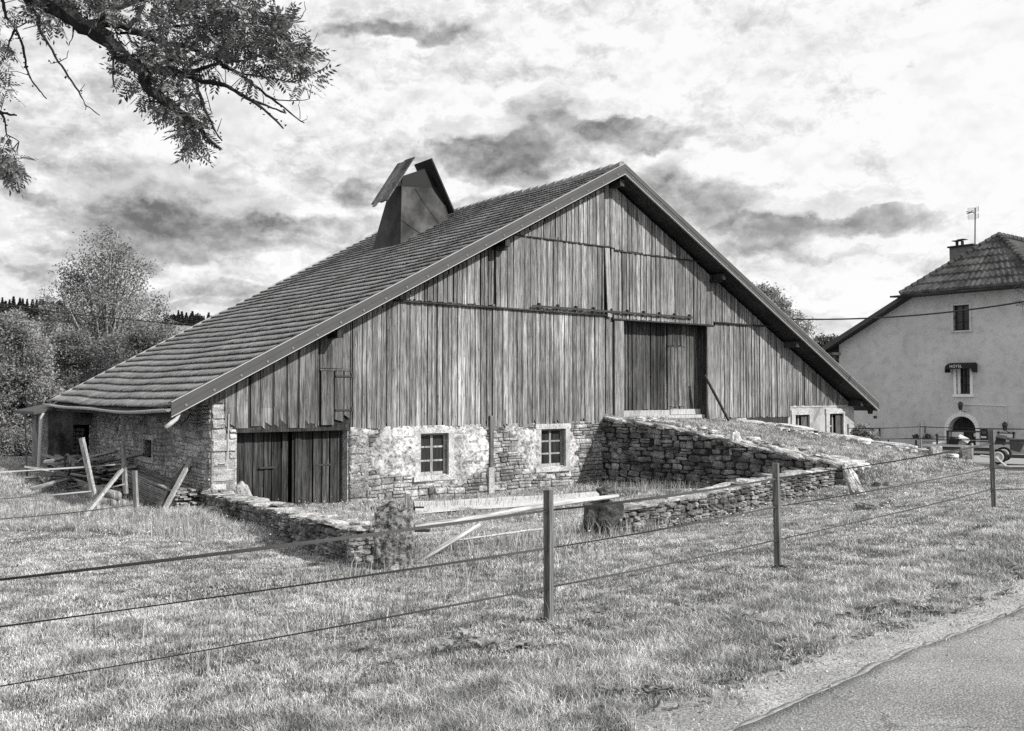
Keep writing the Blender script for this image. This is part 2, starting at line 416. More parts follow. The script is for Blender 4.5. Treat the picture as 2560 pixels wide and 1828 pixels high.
# stable doors
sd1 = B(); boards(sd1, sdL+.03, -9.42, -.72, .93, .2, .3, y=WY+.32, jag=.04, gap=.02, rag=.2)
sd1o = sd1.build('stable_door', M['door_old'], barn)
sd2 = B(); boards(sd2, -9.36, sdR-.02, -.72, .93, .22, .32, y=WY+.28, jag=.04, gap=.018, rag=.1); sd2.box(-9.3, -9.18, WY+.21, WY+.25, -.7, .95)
sd2o = sd2.build('stable_door', M['door_old'], barn)
for par, xs in ((sd1o, (sdL+.1, -10.1)), (sd2o, (-9.28, -8.7))):
    for z in (.15,):
        t = B(); t.box(xs[0]+.5, xs[0]+.85, WY+.23, WY+.25, z-.02, z+.02); t.build('strap_hinge', M['iron'], par)
mb = B(); mb.box(sdL-.25, sdR+.2, WY-.02, WY+.27, .93, .99); mb.build('door_lintel', M['beam'], barn)
# ------------------------------------------------------------------ masonry
def stone_block(mb, x0, x1, z0, z1, yb, out, jit=.012):
    """one stone with a worn front face; front looks along -y"""
    g = .008; x0 += g; x1 -= g; z0 += g*.8; z1 -= g*.8
    w, h = x1-x0, z1-z0
    if w < .02 or h < .015: return
    c = min(w, h)*random.uniform(.12, .28)
    j = lambda s=1: random.uniform(-jit, jit)*s
    ring = lambda ins, y, jj: [(x0+ins+j(jj), y, z0+ins*.7+j(jj*.6)), ((x0+x1)/2+j(jj*2), y, z0+ins*.6+j(jj*.6)), (x1-ins+j(jj), y, z0+ins*.7+j(jj*.6)), (x1-ins*.8+j(jj), y, (z0+z1)/2+j()),
                               (x1-ins+j(jj), y, z1-ins*.7+j(jj*.6)), ((x0+x1)/2+j(jj*2), y, z1-ins*.6+j(jj*.6)), (x0+ins+j(jj), y, z1-ins*.7+j(jj*.6)), (x0+ins*.8+j(jj), y, (z0+z1)/2+j())]
    o = out*random.uniform(.65, 1.15)
    r0 = ring(0, yb, .3); r1 = ring(c*.15, yb-o*.6, 1); r2 = ring(c, yb-o, 1)
    r2 = [(x, y+random.uniform(-.25, .3)*out*.5, z) for x, y, z in r2]
    cen = ((x0+x1)/2+j(2), yb-o*random.uniform(1.0, 1.2), (z0+z1)/2+j())
    vs = r0+r1+r2+[cen]
    fs = []
    for i in range(8):
        k2 = (i+1) % 8
        fs += [(i, k2, k2+8, i+8), (i+8, k2+8, k2+16, i+16), (i+16, k2+16, 24)]
    mb.add(vs, fs)
def courses(mb, x0, x1, z0f, z1f, yb, out, hmin, hmax, lmin, lmax, holes=(), wav=.02, skip=None):
    """irregular courses of stones over a region, skipping holes (xa,xb,za,zb)"""
    zlo = min(z0f(x0), z0f(x1), z0f((x0+x1)/2)); zhi = max(z1f(x0), z1f(x1), z1f((x0+x1)/2)); z = zlo; ph = random.random()*9
    while z < zhi:
        h = random.uniform(hmin, hmax); x = x0+random.uniform(-.1, .0)
        while x < x1:
            l = random.uniform(lmin, lmax)*(1 if random.random() > .15 else .5)
            a, b = max(x, x0), min(x+l, x1); x += l
            m = (a+b)/2; dz = wav*math.sin(m*2.1+ph)+wav*.5*math.sin(m*5+z*3)
            za, zb = z+dz, z+dz+h
            if b-a < .05 or za < z0f(m)-.03 or zb > z1f(m)+.04: continue
            if any(b > q[0]+.01 and a < q[1]-.01 and zb > q[2]+.01 and za < q[3]-.01 for q in holes):
                # trim against the hole
                for q in holes:
                    if b > q[0]+.01 and a < q[1]-.01 and zb > q[2]+.01 and za < q[3]-.01:
                        if a < q[0]: b = q[0]
                        elif b > q[1]: a = q[1]
                        else: b = a
                if b-a < .05: continue
            if skip and skip(m, (za+zb)/2): continue
            if h > hmin*1.5 and random.random() < .3:          # two thin stones in place of one
                zc = (za+zb)/2; stone_block(mb, a, b, za, zc, yb, out); stone_block(mb, a, b, zc, zb, yb, out)
            else: stone_block(mb, a, b, za, zb, yb, out)
        z += h
gz = lambda x: -.85
W2 = wins()
SP = -8.08; post_x = sx(1225, WY, 1100)
holes = []
for a, b, c, d in W2: holes.append((a-.22, b+.22, c-.2, d+.16))
mb = B(); st = lambda s: (.97 if s < -1.8 else 1.0)
courses(mb, SP, .15, gz, st, WY+.015, .055, .07, .17, .16, .46, holes)
courses(mb, sdR+.02, SP+.5, gz, lambda s: .93, WY+.012, .06, .16, .26, .35, .6, ())
mb.build('rubble_stonework', M['stone'], barn); mb = B()
courses(mb, doorL-.1, 5.4, lambda s: -.8, lambda s: 1.0, WY+.03, .05, .09, .18, .2, .5, ())
mb.build('rubble_stonework', M['stone'], barn)
# plaster sheet over the stones, with broken edges
def plaster_sheet(name, T, x0, x1, z0, z1, y, holes, mat, par, cover, step=.035, amp=.06, base=.0):
    nx = int((x1-x0)/step)+1; nz = int((z1-z0)/step)+1
    xs = np.linspace(x0, x1, nx); zs = np.linspace(z0, z1, nz); V = np.zeros((nz, nx, 3)); D = np.zeros((nz, nx))
    for i, z in enumerate(zs):
        for jx, x in enumerate(xs):
            n = mnoise.fractal(Vector((x*1.1, z*1.3, y*3+2)), 1, 2, 5)
            n2 = mnoise.noise(Vector((x*9, z*9, 1)))
            c = cover(x, z)+n*.85-.06
            k = min(max((c+.04)/.08, 0), 1)
            V[i, jx] = (x, y-base-amp*k-.006*n2, z)
    F_ = []
    for i in range(nz-1):
        for jx in range(nx-1):
            xm, zm = (xs[jx]+xs[jx+1])/2, (zs[i]+zs[i+1])/2
            if any(q[0] < xm < q[1] and q[2] < zm < q[3] for q in holes): continue
            a = i*nx+jx; F_.append((a, a+1, a+nx+1, a+nx))
    m = MB(T); m.add(V.reshape(-1, 3).tolist(), F_); return m.build(name, mat, par, smooth=True)
def cov(x, z):
    c = -.25
    for (cx, cz, rx, rz, s) in ((-6.9,.4,.8,.65,.75),(-5.7,.3,1.2,.9,.9),(-4.6,.35,.7,.65,.8),(-4.3,.8,.5,.25,.5),(-2.75,.35,.55,.55,.8),(-1.5,.2,.4,.6,.7),(-.9,.5,.4,.3,.1),(-7.6,.85,.5,.12,.5),(-3.3,.8,.5,.15,.2)):
        d = ((x-cx)/rx)**2+((z-cz)/rz)**2; c = max(c, s-.75*d)
    if z < -.3: c -= (-.3-z)*3
    return c-.05
openings = [(a-.02, b+.02, c-.02, d+.02) for a, b, c, d in W2]
plaster_sheet('lime_plaster', TB, SP, .2, -.85, .99, WY+.015, openings, M['plaster'], barn, cov)
# solid wall behind (in pieces round the openings)
mb = B()
def piers(x0, x1, z0, z1, ops, y0, y1):
    ops = sorted(ops); x = x0
    for a, b, c, d in ops:
        mb.box(x, a, y0, y1, z0, z1); mb.box(a, b, y0, y1, z0, c); mb.box(a, b, y0, y1, d, z1); x = b
    mb.box(x, x1, y0, y1, z0, z1)
piers(sdR+.0, doorL-.3, -1.1, .975, W2, WY+.02, WY+.5)
mb.box(doorL-.3, 8.3, WY+.035, WY+.5, -1.1, 1.0)
mb.build('masonry_core', M['stone_side'], barn); mb = B(); mb.box(cL+.02, sdL, WY+.02, WY+.5, -1.1, 1.95)
mb.build('masonry_core', M['stone_side'], barn)
# right plastered bay with two tall windows
RW = [(sx(1985), sx(2020), -.3, sx(0) and F(2000, 1037).z), (F(2072,1050).x, F(2106,1050).x, -.25, F(2090,1034).z)]
mb = B(); piers(8.2, cR, -1.1, 1.38, RW, WY-.0, WY+.5)
k = N('smooth_render'); n1 = k.noise(1.2, 6, .6); n2 = k.noise(25, 5, .6)
c = k.math('MULTIPLY', k.ramp(n1, .35, .6, .24, .42), k.lin(n2, .3, .7, .85, 1.1)); M['render'] = k.finish(c, .9, n2, .3, .01)
mb.build('rendered_wall', M['render'], barn)
mb = B(); mb.box(8.2, cR, WY-.02, WY+.03, 1.30, 1.365); mb.build('ledger_stone', M['stone_cut'], barn)
def window(a, b, c, d, cols, rows, T, par, yo=WY, deep=.12, sur=.16, sill_h=.14, name='window', fr=.05, matf='frame', cur=True, surround='stone_cut', bar=.022):
    s = MB(T); e = .045
    s.box(a-sur, a, yo-e, yo+.25, c-.02, d+.0); s.box(b, b+sur, yo-e-.004, yo+.25, c-.02, d+.0)
    s.box(a-sur-.03, b+sur+.03, yo-e-.008, yo+.25, d, d+sur*.85); s.box(a-sur-.04, b+sur+.04, yo-e-.03, yo+.25, c-sill_h, c-.02)
    w = s.build(name, M[surround], par)
    f = MB(T); y = yo+deep
    f.box(a, a+fr, y, y+.05, c, d); f.box(b-fr, b, y+.001, y+.051, c, d); f.box(a+fr, b-fr, y, y+.05, c-.02, c+fr*1.3); f.box(a+fr, b-fr, y, y+.05, d-fr, d)
    for i in range(1, cols): x = a+(b-a)*i/cols; bw = bar*(1.5 if cols == 2 else 1); f.box(x-bw, x+bw, y-.012, y+.04, c+fr, d-fr)
    for i in range(1, rows): z = c+(d-c)*i/rows; f.box(a+fr, b-fr, y+.006, y+.036, z-bar, z+bar)
    f.build('sash', M[matf], w)
    g = MB(T); g.box(a+.01, b-.01, y+.02, y+.028, c+.01, d-.01); g.build('pane', M['glass'], w)
    return w
for q in W2: window(*q, 2, 3, TB, barn)
for q in RW: window(*q, 2, 3, TB, barn, sur=.2, deep=.14)
mb = B()
M['gshut'] = m_wood('grey_shutter', .1, .2, .1, knots=False)
for a, b, c, d in RW: mb = B(); mb.box(b-.33, b-.02, WY+.05, WY+.08, c, d-.03); mb.build('shutter', M['gshut'], barn)
# timber post on the stone front
mb = B(); mb.box(post_x-.055, post_x+.055, WY-.09, WY+.02, -.1, 1.2); mb.build('timber_post', M['board_dark'], barn)
mb = B(); mb.box(post_x-.09, post_x+.09, WY-.1, WY+.02, -.75, -.1, j=.02); mb.build('post_stone', M['stone_cut'], barn)
# quoins at the left corner
mb = B(); z = -.8; i = 0
for h in (.34, .36, .31, .33, .26, .22, .2, .18, .15):
    wd = .52 if i % 2 == 0 else .34
    stone_block(mb, cL-.02, cL+wd if z < .95 else cL+.28, z, z+h, WY+.08, .12, .006)
    if wd < .5 and z < .9: stone_block(mb, cL+wd+.01, cL+.54, z, z+h*.55, WY+.08, .1); stone_block(mb, cL+wd+.01, cL+.54, z+h*.55, z+h, WY+.08, .1)
    z += h; i += 1
mb.box(cL+.0, cL+.53, WY+.05, WY+.4, -1.0, 1.0)
mb.build('quoin_stones', M['stone_cut'], barn)
# thin white cable down the corner
mb = B(); q = [F(574,1035,WY-.1), F(571,1150,WY-.1), F(566,1158,WY-.1), F(550,1160,WY-.1)]
mb.tube([(v.x, WY-.06, v.z) for v in q], .012, 5); mb.build('wall_cable', M['zinc_pale'], barn)
# left side wall: x along toward the corner, y into the barn
sc_ = TB @ Vector((cL, WY, 0))
TS = frame(sc_.x, sc_.y, TH-math.pi/2)
Lw = 9.6
def FS(px, py, yo=0): return inplane(TS, px, py, yo)
sw = FS(363,1098); sw2 = FS(383,1145)
win_s = (sw.x, sw2.x, sw2.z, sw.z)
vent = FS(291, 1072); vent_s = (vent.x, vent.x+.22, vent.z-.12, vent.z+.04)
mb = MB(TS); sideTop = lambda x: 1.62+.0*x
courses(mb, -Lw, -.02, gz, lambda x: 1.75, .03, .07, .08, .17, .14, .36, [(win_s[0]-.14, win_s[1]+.14, win_s[2]-.12, win_s[3]+.12), vent_s], wav=.03, skip=lambda m, z: mnoise.fractal(Vector((m*.8, z*.9, 3)), 1, 2, 3) > .42)
mb.build('side_stonework', M['stone_side'], barn)
mb = MB(TS); 
def piersT(mb, x0, x1, z0, z1, ops, y0, y1):
    x = x0
    for a, b, c, d in sorted(ops):
        mb.box(x, a, y0, y1, z0, z1); mb.box(a, b, y0, y1, z0, c); mb.box(a, b, y0, y1, d, z1); x = b
    mb.box(x, x1, y0, y1, z0, z1)
piersT(mb, -Lw, -.0, -1.1, 1.85, [win_s, vent_s], .0, .5)
mb.build('side_mortar', M['mortar_side'], barn)
mb = MB(TS); a, b, c, d = win_s
mb.box(a-.15, a, -.045, .2, c, d); mb.box(b, b+.15, -.05, .2, c, d); mb.box(a-.2, b+.2, -.055, .2, d, d+.12); mb.box(a-.2, b+.2, -.06, .2, c-.12, c)
so = mb.build('small_window', M['stone_side'], barn)
mb = MB(TS); mb.box(a, b, .12, .14, c, d); mb.build('shutter', M['iron'], so)
for px in (283, 350, 456):
    mb = MB(TS); q = FS(px, 1032, -.2); mb.tube([(q.x, -.02, q.z-.0), (q.x+.02, -.1, q.z-.12), (q.x-.25, -.16, q.z-.28)], .014, 5)
    mb.build('gutter_bracket', M['iron'], barn)
# dark core so nothing shows through gaps
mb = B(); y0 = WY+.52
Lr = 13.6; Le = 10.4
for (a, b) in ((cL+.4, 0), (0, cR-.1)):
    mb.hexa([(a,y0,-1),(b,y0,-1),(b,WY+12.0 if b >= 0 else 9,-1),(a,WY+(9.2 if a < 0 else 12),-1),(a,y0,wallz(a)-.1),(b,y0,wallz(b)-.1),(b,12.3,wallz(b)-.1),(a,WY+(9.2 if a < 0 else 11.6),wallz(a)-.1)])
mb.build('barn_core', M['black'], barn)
# ------------------------------------------------------------------ roof
def Ld(k): return Lr+(Le-Lr)*k if True else 0
def tiled(name, n, smax, kk, sgn, wave=.125, per=4, amp=.016, step=.075, mat=None, par=None):
    Vs = []; Fs = []; nw = int(Lr/wave*per)
    ts = np.linspace(0, 1, nw)
    base = 0
    for c in range(n):
        k0 = 1-c/n; k1 = 1-(c+1)/n-.004
        rows = []
        for ri, (k, dz) in enumerate(((k0-.0085, -.03), (k0-.0085, step-.03), (k0, step-.03), (k0, step), (k1, .012))):
            y = ts*(Lr+(Le-Lr)*k)-.0
            s = smax*k*np.ones(nw)
            sag = -.055*np.sin(np.pi*np.clip(y/Lr,0,1)*1.6)*k + .010*np.sin(y*1.3+2.0*k+1)+.005*np.sin(y*2.9+k*9)+rng.normal(0, .0025, nw)
            if k is k0: rj = rng.normal(0, .004, nw//per+2)[(np.arange(nw)//per)]
            wv = amp*np.abs(np.sin(y*np.pi/wave))
            z = zA-kk*abs(smax)*k+sag+dz+(wv+rj if ri in (2, 3) else wv*.7 if ri == 4 else 0)
            sj = s+(rj*1.5 if ri in (2, 3) else 0)
            rows.append(np.stack([sj, y, z], 1))
        V = np.concatenate(rows); i = np.arange(nw-1)
        for r in (0, 1, 2, 3):
            q = np.stack([base+r*nw+i, base+r*nw+i+1, base+(r+1)*nw+i+1, base+(r+1)*nw+i], 1)
            if sgn > 0: q = q[:, ::-1]
            Fs.append(q[:, ::-1])
        Vs.append(V); base += len(V)
    V = np.concatenate(Vs); m = np.array(TB); V = V@m[:3,:3].T+m[:3,3]
    return arr_mesh(name, V, [np.concatenate(Fs)], mat, par)
roof = B()
th = .13
for sm, kk in ((eL.x, kL), (eR.x, kR)):
    a = sm; za_ = zA-kk*abs(sm)
    q = [(a,.02,za_-.06),(0,.02,zA-.06),(0,Lr-.03,zA-.06),(a,Le-.03,za_-.06),(a,.02,za_-.06-th),(0,.02,zA-.06-th),(0,Lr-.03,zA-.06-th),(a,Le-.03,za_-.06-th)]
    roof.hexa([q[4],q[5],q[6],q[7],q[0],q[1],q[2],q[3]] if a < 0 else [q[5],q[4],q[7],q[6],q[1],q[0],q[3],q[2]])
# purlins and rafter tails under the overhang
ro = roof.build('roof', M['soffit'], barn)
tiled('tile_covering', 39, eL.x, kL, -1, mat=M['tiles'], par=ro)
tiled('tile_covering', 40, eR.x, kR, 1, mat=M['tiles'], par=ro, per=3)
mb = B()
nr = 34
for i in range(nr):
    y = .05+i*(Lr-.2)/nr; z = zA-.02+.02*math.sin(y*1.3+1)
    mb.tube([(0, y, z+.075), (0, y+.42, z+.045)], [.13, .11], 10)
mb.build('ridge_tile', M['tiles'], ro)
mb = B()
for s in (sx(1238), F(1782,680).x-.1, F(1965,850).x-.1, 0.05, -8.6, F(2113,1000).x+.2):
    z = roofz(s)-.25; mb = B(); mb.box(s-.075, s+.075, .12, 1.2, z-.2, z-.02); mb.build('purlin', M['beam'], ro)
for s in (sx(1238), F(1782,680).x-.1):
    z = roofz(s)-.3; mb = B(); mb.box(s-.15, s+.17, .35, .56, z-.2, z-.13); mb.build('purlin_block', M['beam'], ro)
mb = B()                                                     # corbelled wall plate at the right eave
mb.prism([(cR-.15, 1.38), (cR+.15, 1.42), (eR.x-.15, eR.z-.3), (eR.x-.12, eR.z-.12), (cR-.3, roofz(cR-.3)-.2)], .12, .3)
mb.build('eaves_bracket', M['beam'], ro)
# fascia along both rakes
def fascia(sm, kk):
    mb = B(); za_ = zA-kk*abs(sm); s0 = sm
    def quadbar(y0, y1, t0, t1):
        nonlocal mb
        q = [(s0,y0,za_+t0),(0,y0,zA+t0),(0,y1,zA+t0),(s0,y1,za_+t0),(s0,y0,za_+t1),(0,y0,zA+t1),(0,y1,zA+t1),(s0,y1,za_+t1)]
        if sm > 0: q = [q[1],q[0],q[3],q[2],q[5],q[4],q[7],q[6]]
        mb.hexa(q)
    quadbar(-.045, .0, -.17, .085); quadbar(-.045, .17, .085, .11); quadbar(-.056, -.045, -.03, -.015)
    fo = mb.build('rake_fascia', M['zinc'], ro)
    mb = B(); quadbar(-.06, .0, -.184, -.17); quadbar(-.05, -.01, .11, .12); mb.build('fascia_edge', M['zinc_pale'], fo)
    L = abs(sm)/math.cos(math.atan(kk)); n = int(L/.62)
    for i in range(n):
        mb = B(); t = (i+.5)/n; s = sm*t; z = zA-kk*abs(sm)*t-.125
        mb.disc((s, -.05, z+.03), (0, 1, 0), .026, .014); mb.disc((s, -.06, z+.03), (0, 1, 0), .01, .02, 8)
        if False: mb.hexa([(s+.17-.005,-.052,z-.1),(s+.17+.005,-.052,z-.1),(s+.17+.005,-.044,z-.1),(s+.17-.005,-.044,z-.1),(s+.17-.005,-.052,z+.25),(s+.17+.005,-.052,z+.25),(s+.17+.005,-.044,z+.25),(s+.17-.005,-.044,z+.25)])
        mb.build('fixing_washer', M['washer'], fo)
fascia(eL.x, kL); fascia(eR.x, kR)
# far verge strip + gutter + spout
mb = B()
q0 = Vector((eL.x, Le, eL.z)); q1 = Vector((0, Lr, zA))
mb.beam(q0+Vector((0,.03,.04)), q1+Vector((0,.03,.06)), .05, .12); mb.build('verge_strip', M['verge_zinc'], ro)
mb = B(); ys = np.linspace(-.02, Le+.05, 30); prof = [(math.cos(t)*.075, math.sin(t)*.075) for t in np.linspace(math.pi, 2*math.pi, 9)]
vs = []; 
for y in ys:
    sag = -.05*math.sin(math.pi*min(y/Lr, 1)*1.6)+.02*math.sin(y*1.0+2)
    for a, b in prof+[(x*.86, z*.86) for x, z in prof[::-1]]: vs.append((eL.x-.06+a, y, eL.z-.03+sag+b))
n = len(prof)*2
mb.add(vs, [(i*n+k_, i*n+(k_+1) % n, (i+1)*n+(k_+1) % n, (i+1)*n+k_) for i in range(len(ys)-1) for k_ in range(n)])
go = mb.build('gutter', M['zinc_pale'], ro, smooth=True)
mb = B(); pts = []
for px, py in ((441,1022),(446,1036),(440,1048),(428,1058),(414,1070)):
    v = F(px, py, .1); pts.append((v.x, .1, v.z))
mb.tube(pts, .045, 10); mb.build('spout', M['zinc_pale'], go, smooth=True)
# ------------------------------------------------------------------ wooden smoke chimney
Ti = TB.inverted(); oc = Ti @ Vector((0, 0, EYE))
def hit_s(px, py, s):
    r = Ti.to_3x3() @ ray(px, py); return oc+r*((s-oc.x)/r.x)
Cy = 7.14; Cs = -2.86
f0 = F(1001,612,Cy); f1 = F(1127,562,Cy); lb = hit_s(931,644,Cs)
t0 = F(1004,463,Cy+.25); t0b = F(1010,442,Cy+.3); tap = F(1058,423,Cy+.3); t1 = F(1097,468,Cy+.25); 
yb = lb.y
k = N('sheet_metal'); n1 = k.noise(.9, 5, .6); n2 = k.noise(2.2, 7, .7, scale=(7, 7, .7)); n3 = k.noise(40, 3)
c = k.math('MULTIPLY', k.ramp(n1, .38, .62, .008, .04), k.ramp(n2, .3, .66, .6, 1.3)); M['sheet'] = k.finish(c, k.lin(n1, .3, .7, .7, .5), n3, .08, .01, metal=.1, spec=.3)
mb = B()
ty = Cy+.25; tyb = ty+.75
lt_ = hit_s(970, 505, Cs+.2)
base = [(Cs,Cy,f0.z-.4),(f1.x+.25,Cy,f1.z-.3),(f1.x+.25,yb,f1.z-.3),(Cs-.2,yb,f0.z-.8)]
top = [(t0.x,ty,t0.z),(t1.x,ty,t1.z),(t1.x,tyb,t1.z),(t0.x-.0,tyb,t0.z)]
b0 = [(Cs,Cy,f0.z),(f1.x,Cy,f1.z),(f1.x,yb,f1.z),(Cs-.02,yb,f0.z)]
low = [(Cs-.12,Cy-.03,f0.z-.5),(f1.x+.12,Cy-.03,f1.z-.4),(f1.x+.12,yb+.03,f1.z-.4),(Cs-.16,yb+.03,f0.z-.5)]
mb.add(low+b0+top, [(0,1,5,4),(4,5,9,8),(1,2,6,5),(5,6,10,9),(2,3,7,6),(6,7,11,10),(3,0,4,7),(7,4,8,11)])
co = mb.build('smoke_chimney', M['sheet'], barn)
mb = B()                                                     # gabled top panel, front and back
for yy in (ty, tyb):
    s_ = -1 if yy == ty else 1
    mb.prism([(t0.x-.01, t0.z), (t0.x+.03, t0b.z), (tap.x, tap.z), (t1.x+.03, t1.z+.05), (t1.x, t1.z)], yy-.02, yy+.02)
mb.build('gable_panel', m_plain('dark_sheet', .01, .3, 3, .5, metal=.3), co)
mb = B()                                                     # seams on the sheet
def onface(u, v): 
    a = Vector(b0[0]).lerp(Vector(b0[1]), u); b = Vector(top[0]).lerp(Vector(top[1]), u); return a.lerp(b, v)+Vector((0, -.012, 0))
for a, b in (((.45,0),(0,.42)),((.83,0),(.35,.95)),((.0,.99),(1,.99)),((0,0),(0,1)),((1,0),(1,1)),((0,0),(1,0))):
    mb.beam(onface(*a), onface(*b), .012, .014)
mb.build('seam', M['iron'], co)
mb = B(); i0 = F(968,503,Cy-.1); i1 = F(1038,394,Cy-.1)      # left wooden lid
dx = Vector((i1.x-i0.x, 0, i1.z-i0.z)); nn = Vector((-dx.z, 0, dx.x)).normalized()*.035
n = 5
for i in range(n):
    ya = Cy-.1+i*1.05/n; yc = ya+1.05/n-.012; e0 = random.uniform(-.08, .08); e1 = random.uniform(-.06, .06)
    d = dx.normalized(); a = Vector((i0.x, 0, i0.z))+d*e0; b = Vector((i1.x, 0, i1.z))+d*e1; jn = nn*random.uniform(-.15, .15)
    mb.hexa([tuple(q) for q in ((a.x+jn.x,ya,a.z+jn.z),(b.x+jn.x,ya,b.z+jn.z),(b.x+jn.x,yc,b.z+jn.z),(a.x+jn.x,yc,a.z+jn.z),(a.x+nn.x,ya,a.z+nn.z),(b.x+nn.x,ya,b.z+nn.z),(b.x+nn.x,yc,b.z+nn.z),(a.x+nn.x,yc,a.z+nn.z))])
mb.build('chimney_lid', m_wood('lid_wood', .08, .3, .3, axis='x', stain=.7), co)
mb = B(); j0 = F(1078,397,Cy-.05); j1 = F(1136,532,Cy-.05)
dx = Vector((j1.x-j0.x, 0, j1.z-j0.z)); nn = Vector((-dx.z, 0, dx.x)).normalized()*-.04
mb.hexa([(j0.x,Cy-.05,j0.z),(j1.x,Cy-.05,j1.z),(j1.x,Cy+1.0,j1.z),(j0.x,Cy+1.0,j0.z),(j0.x+abs(nn.x),Cy-.05,j0.z+.03),(j1.x+abs(nn.x),Cy-.05,j1.z+.03),(j1.x+abs(nn.x),Cy+1.0,j1.z+.03),(j0.x+abs(nn.x),Cy+1.0,j0.z+.03)])
mb.build('chimney_lid', M['beam'], co)
mb = B(); v = F(1022,450,Cy+.1); mb.tube([(v.x,Cy+.5,v.z-.4),(v.x-.05,Cy+.5,v.z+.3)], .012, 5); mb.build('lid_rod', M['iron'], co)
# wires, leaning plank at the barn door
a = F(1763, 938, .5); b = F(1819, 1050, 0)
gb = TB @ Vector((F(1819,1052,.1).x, .05, F(1819,1052,.1).z)); ga = TB @ Vector((a.x, .52, a.z))
mb = MB(); mb.beam(ga, gb, .11, .035, roll=.4)
tag(mb.build('leaning_plank', M['board_dark'], None), 'long dark plank leaning against the right jamb of the barn door', 'plank')
# lean-to shed at the far left end
shd = TS @ Vector((-Lw+.15, 0, 0)); TSh = frame(shd.x, shd.y, TH)
def FH_(px, py, yo=0): return inplane(TSh, px, py, yo)
shed = empty('lean_to_shed', (shd.x, shd.y, H(shd.x, shd.y)), TH, 'small dark plastered lean-to shed at the far end of the barn', 'shed')
xl = FH_(122, 1100).x; zt = FH_(150, 1030).z
dA = FH_(183,1100).x; dB = -.05; zT = FH_(200,1062).z
mb = MB(TSh); mb.box(xl, dA, 0, .25, -.9, zt+.1); mb.box(dA, .3, 0, .25, zT, zt+.3); mb.box(xl, xl+.2, .25, 2.2, -.9, zt-.05)
k = N('stained_plaster'); n1 = k.noise(1.4, 6, .6, scale=(1,1,.6)); c = k.ramp(n1, .35, .62, .03, .26); M['dplaster'] = k.finish(c, .95, n1, .2)
mb.build('wall', M['dplaster'], shed)
mb = MB(TSh); mb.box(xl-.25, xl-.06, -.12, .06, -.9, zt); mb.build('corner_pillar', M['stone_side'], shed)
mb = MB(TSh); mb.hexa([(xl-.45,-.35,zt-.06),(.35,-.35,zt+.38),(.35,2.4,zt+.38),(xl-.45,2.4,zt-.06),(xl-.45,-.35,zt+.02),(.35,-.35,zt+.46),(.35,2.4,zt+.46),(xl-.45,2.4,zt+.02)])
mb.build('roof', M['zinc'], shed)
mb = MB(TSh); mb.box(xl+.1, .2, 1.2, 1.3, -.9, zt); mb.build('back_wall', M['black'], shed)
mb = MB(TSh); q0 = FH_(104,1045,-.3); mb.tube([(xl-.2,-.3,zt-.02),(q0.x,-.3,q0.z),(q0.x-.05,-.3,-.4)], .055, 8); mb.build('downpipe', M['zinc_pale'], shed)
# firewood in the doorway
proto = None
for r_ in range(11):
    for c_ in range(3):
        x = dA+.02+c_*.11; z = -.42+r_*.115
        if proto is None:
            lg = MB(); lg.tube([(0,0,0),(0,.4,0)], .055, 7, wob=.1); proto = lg.build('firewood_log', M['board_dark'], None); o = proto
        else: o = proto.copy(); C.objects.link(o)
        w = TSh @ Vector((x+random.uniform(-.01,.01), -.02+random.uniform(0,.06), z)); o.location = w; o.rotation_euler = (0, random.random()*3, TH)
        tag(o, 'split log in the firewood stack beside the lean-to doorway', 'firewood log', 'stacked firewood logs')
# ------------------------------------------------------------------ dry stone walls
def chunk(mb, c, d, l, w, h, jit=.2, up=Vector((0,0,1)), tilt=0):
    """a rough stone slab centred at c, long side along d"""
    d = Vector(d).normalized(); n = d.cross(up).normalized(); up = n.cross(d)
    if tilt: 
        a = random.uniform(-tilt, tilt); up, n = up*math.cos(a)+n*math.sin(a), n*math.cos(a)-up*math.sin(a)
        a = random.uniform(-tilt, tilt)*.6; up, d = up*math.cos(a)+d*math.sin(a), d*math.cos(a)-up*math.sin(a)
    c = Vector(c); vs = []
    lv = [(-1, .82), (-.45, 1.0), (.45, 1.0), (1, .84)]
    for zz, sc in lv:
        for k in range(8):
            t = 2*math.pi*(k+.5)/8; ca, sa = math.cos(t), math.sin(t)
            r = 1/max(abs(ca), abs(sa)); r = 1+(r-1)*.75
            j = 1+random.uniform(-jit, jit)*.55
            vs.append(c+d*(ca*r*l/2*sc*j)+n*(sa*r*w/2*sc*j)+up*(zz*h/2*(1+random.uniform(-jit, jit)*.5)))
    fs = [(i*8+k, i*8+(k+1) % 8, (i+1)*8+(k+1) % 8, (i+1)*8+k) for i in range(3) for k in range(8)]
    vs.append(c-up*h/2*1.02); vs.append(c+up*h/2*1.05)
    fs += [(32, (k+1) % 8, k) for k in range(8)]+[(33, 24+k, 24+(k+1) % 8) for k in range(8)]
    mb.add(vs, fs)
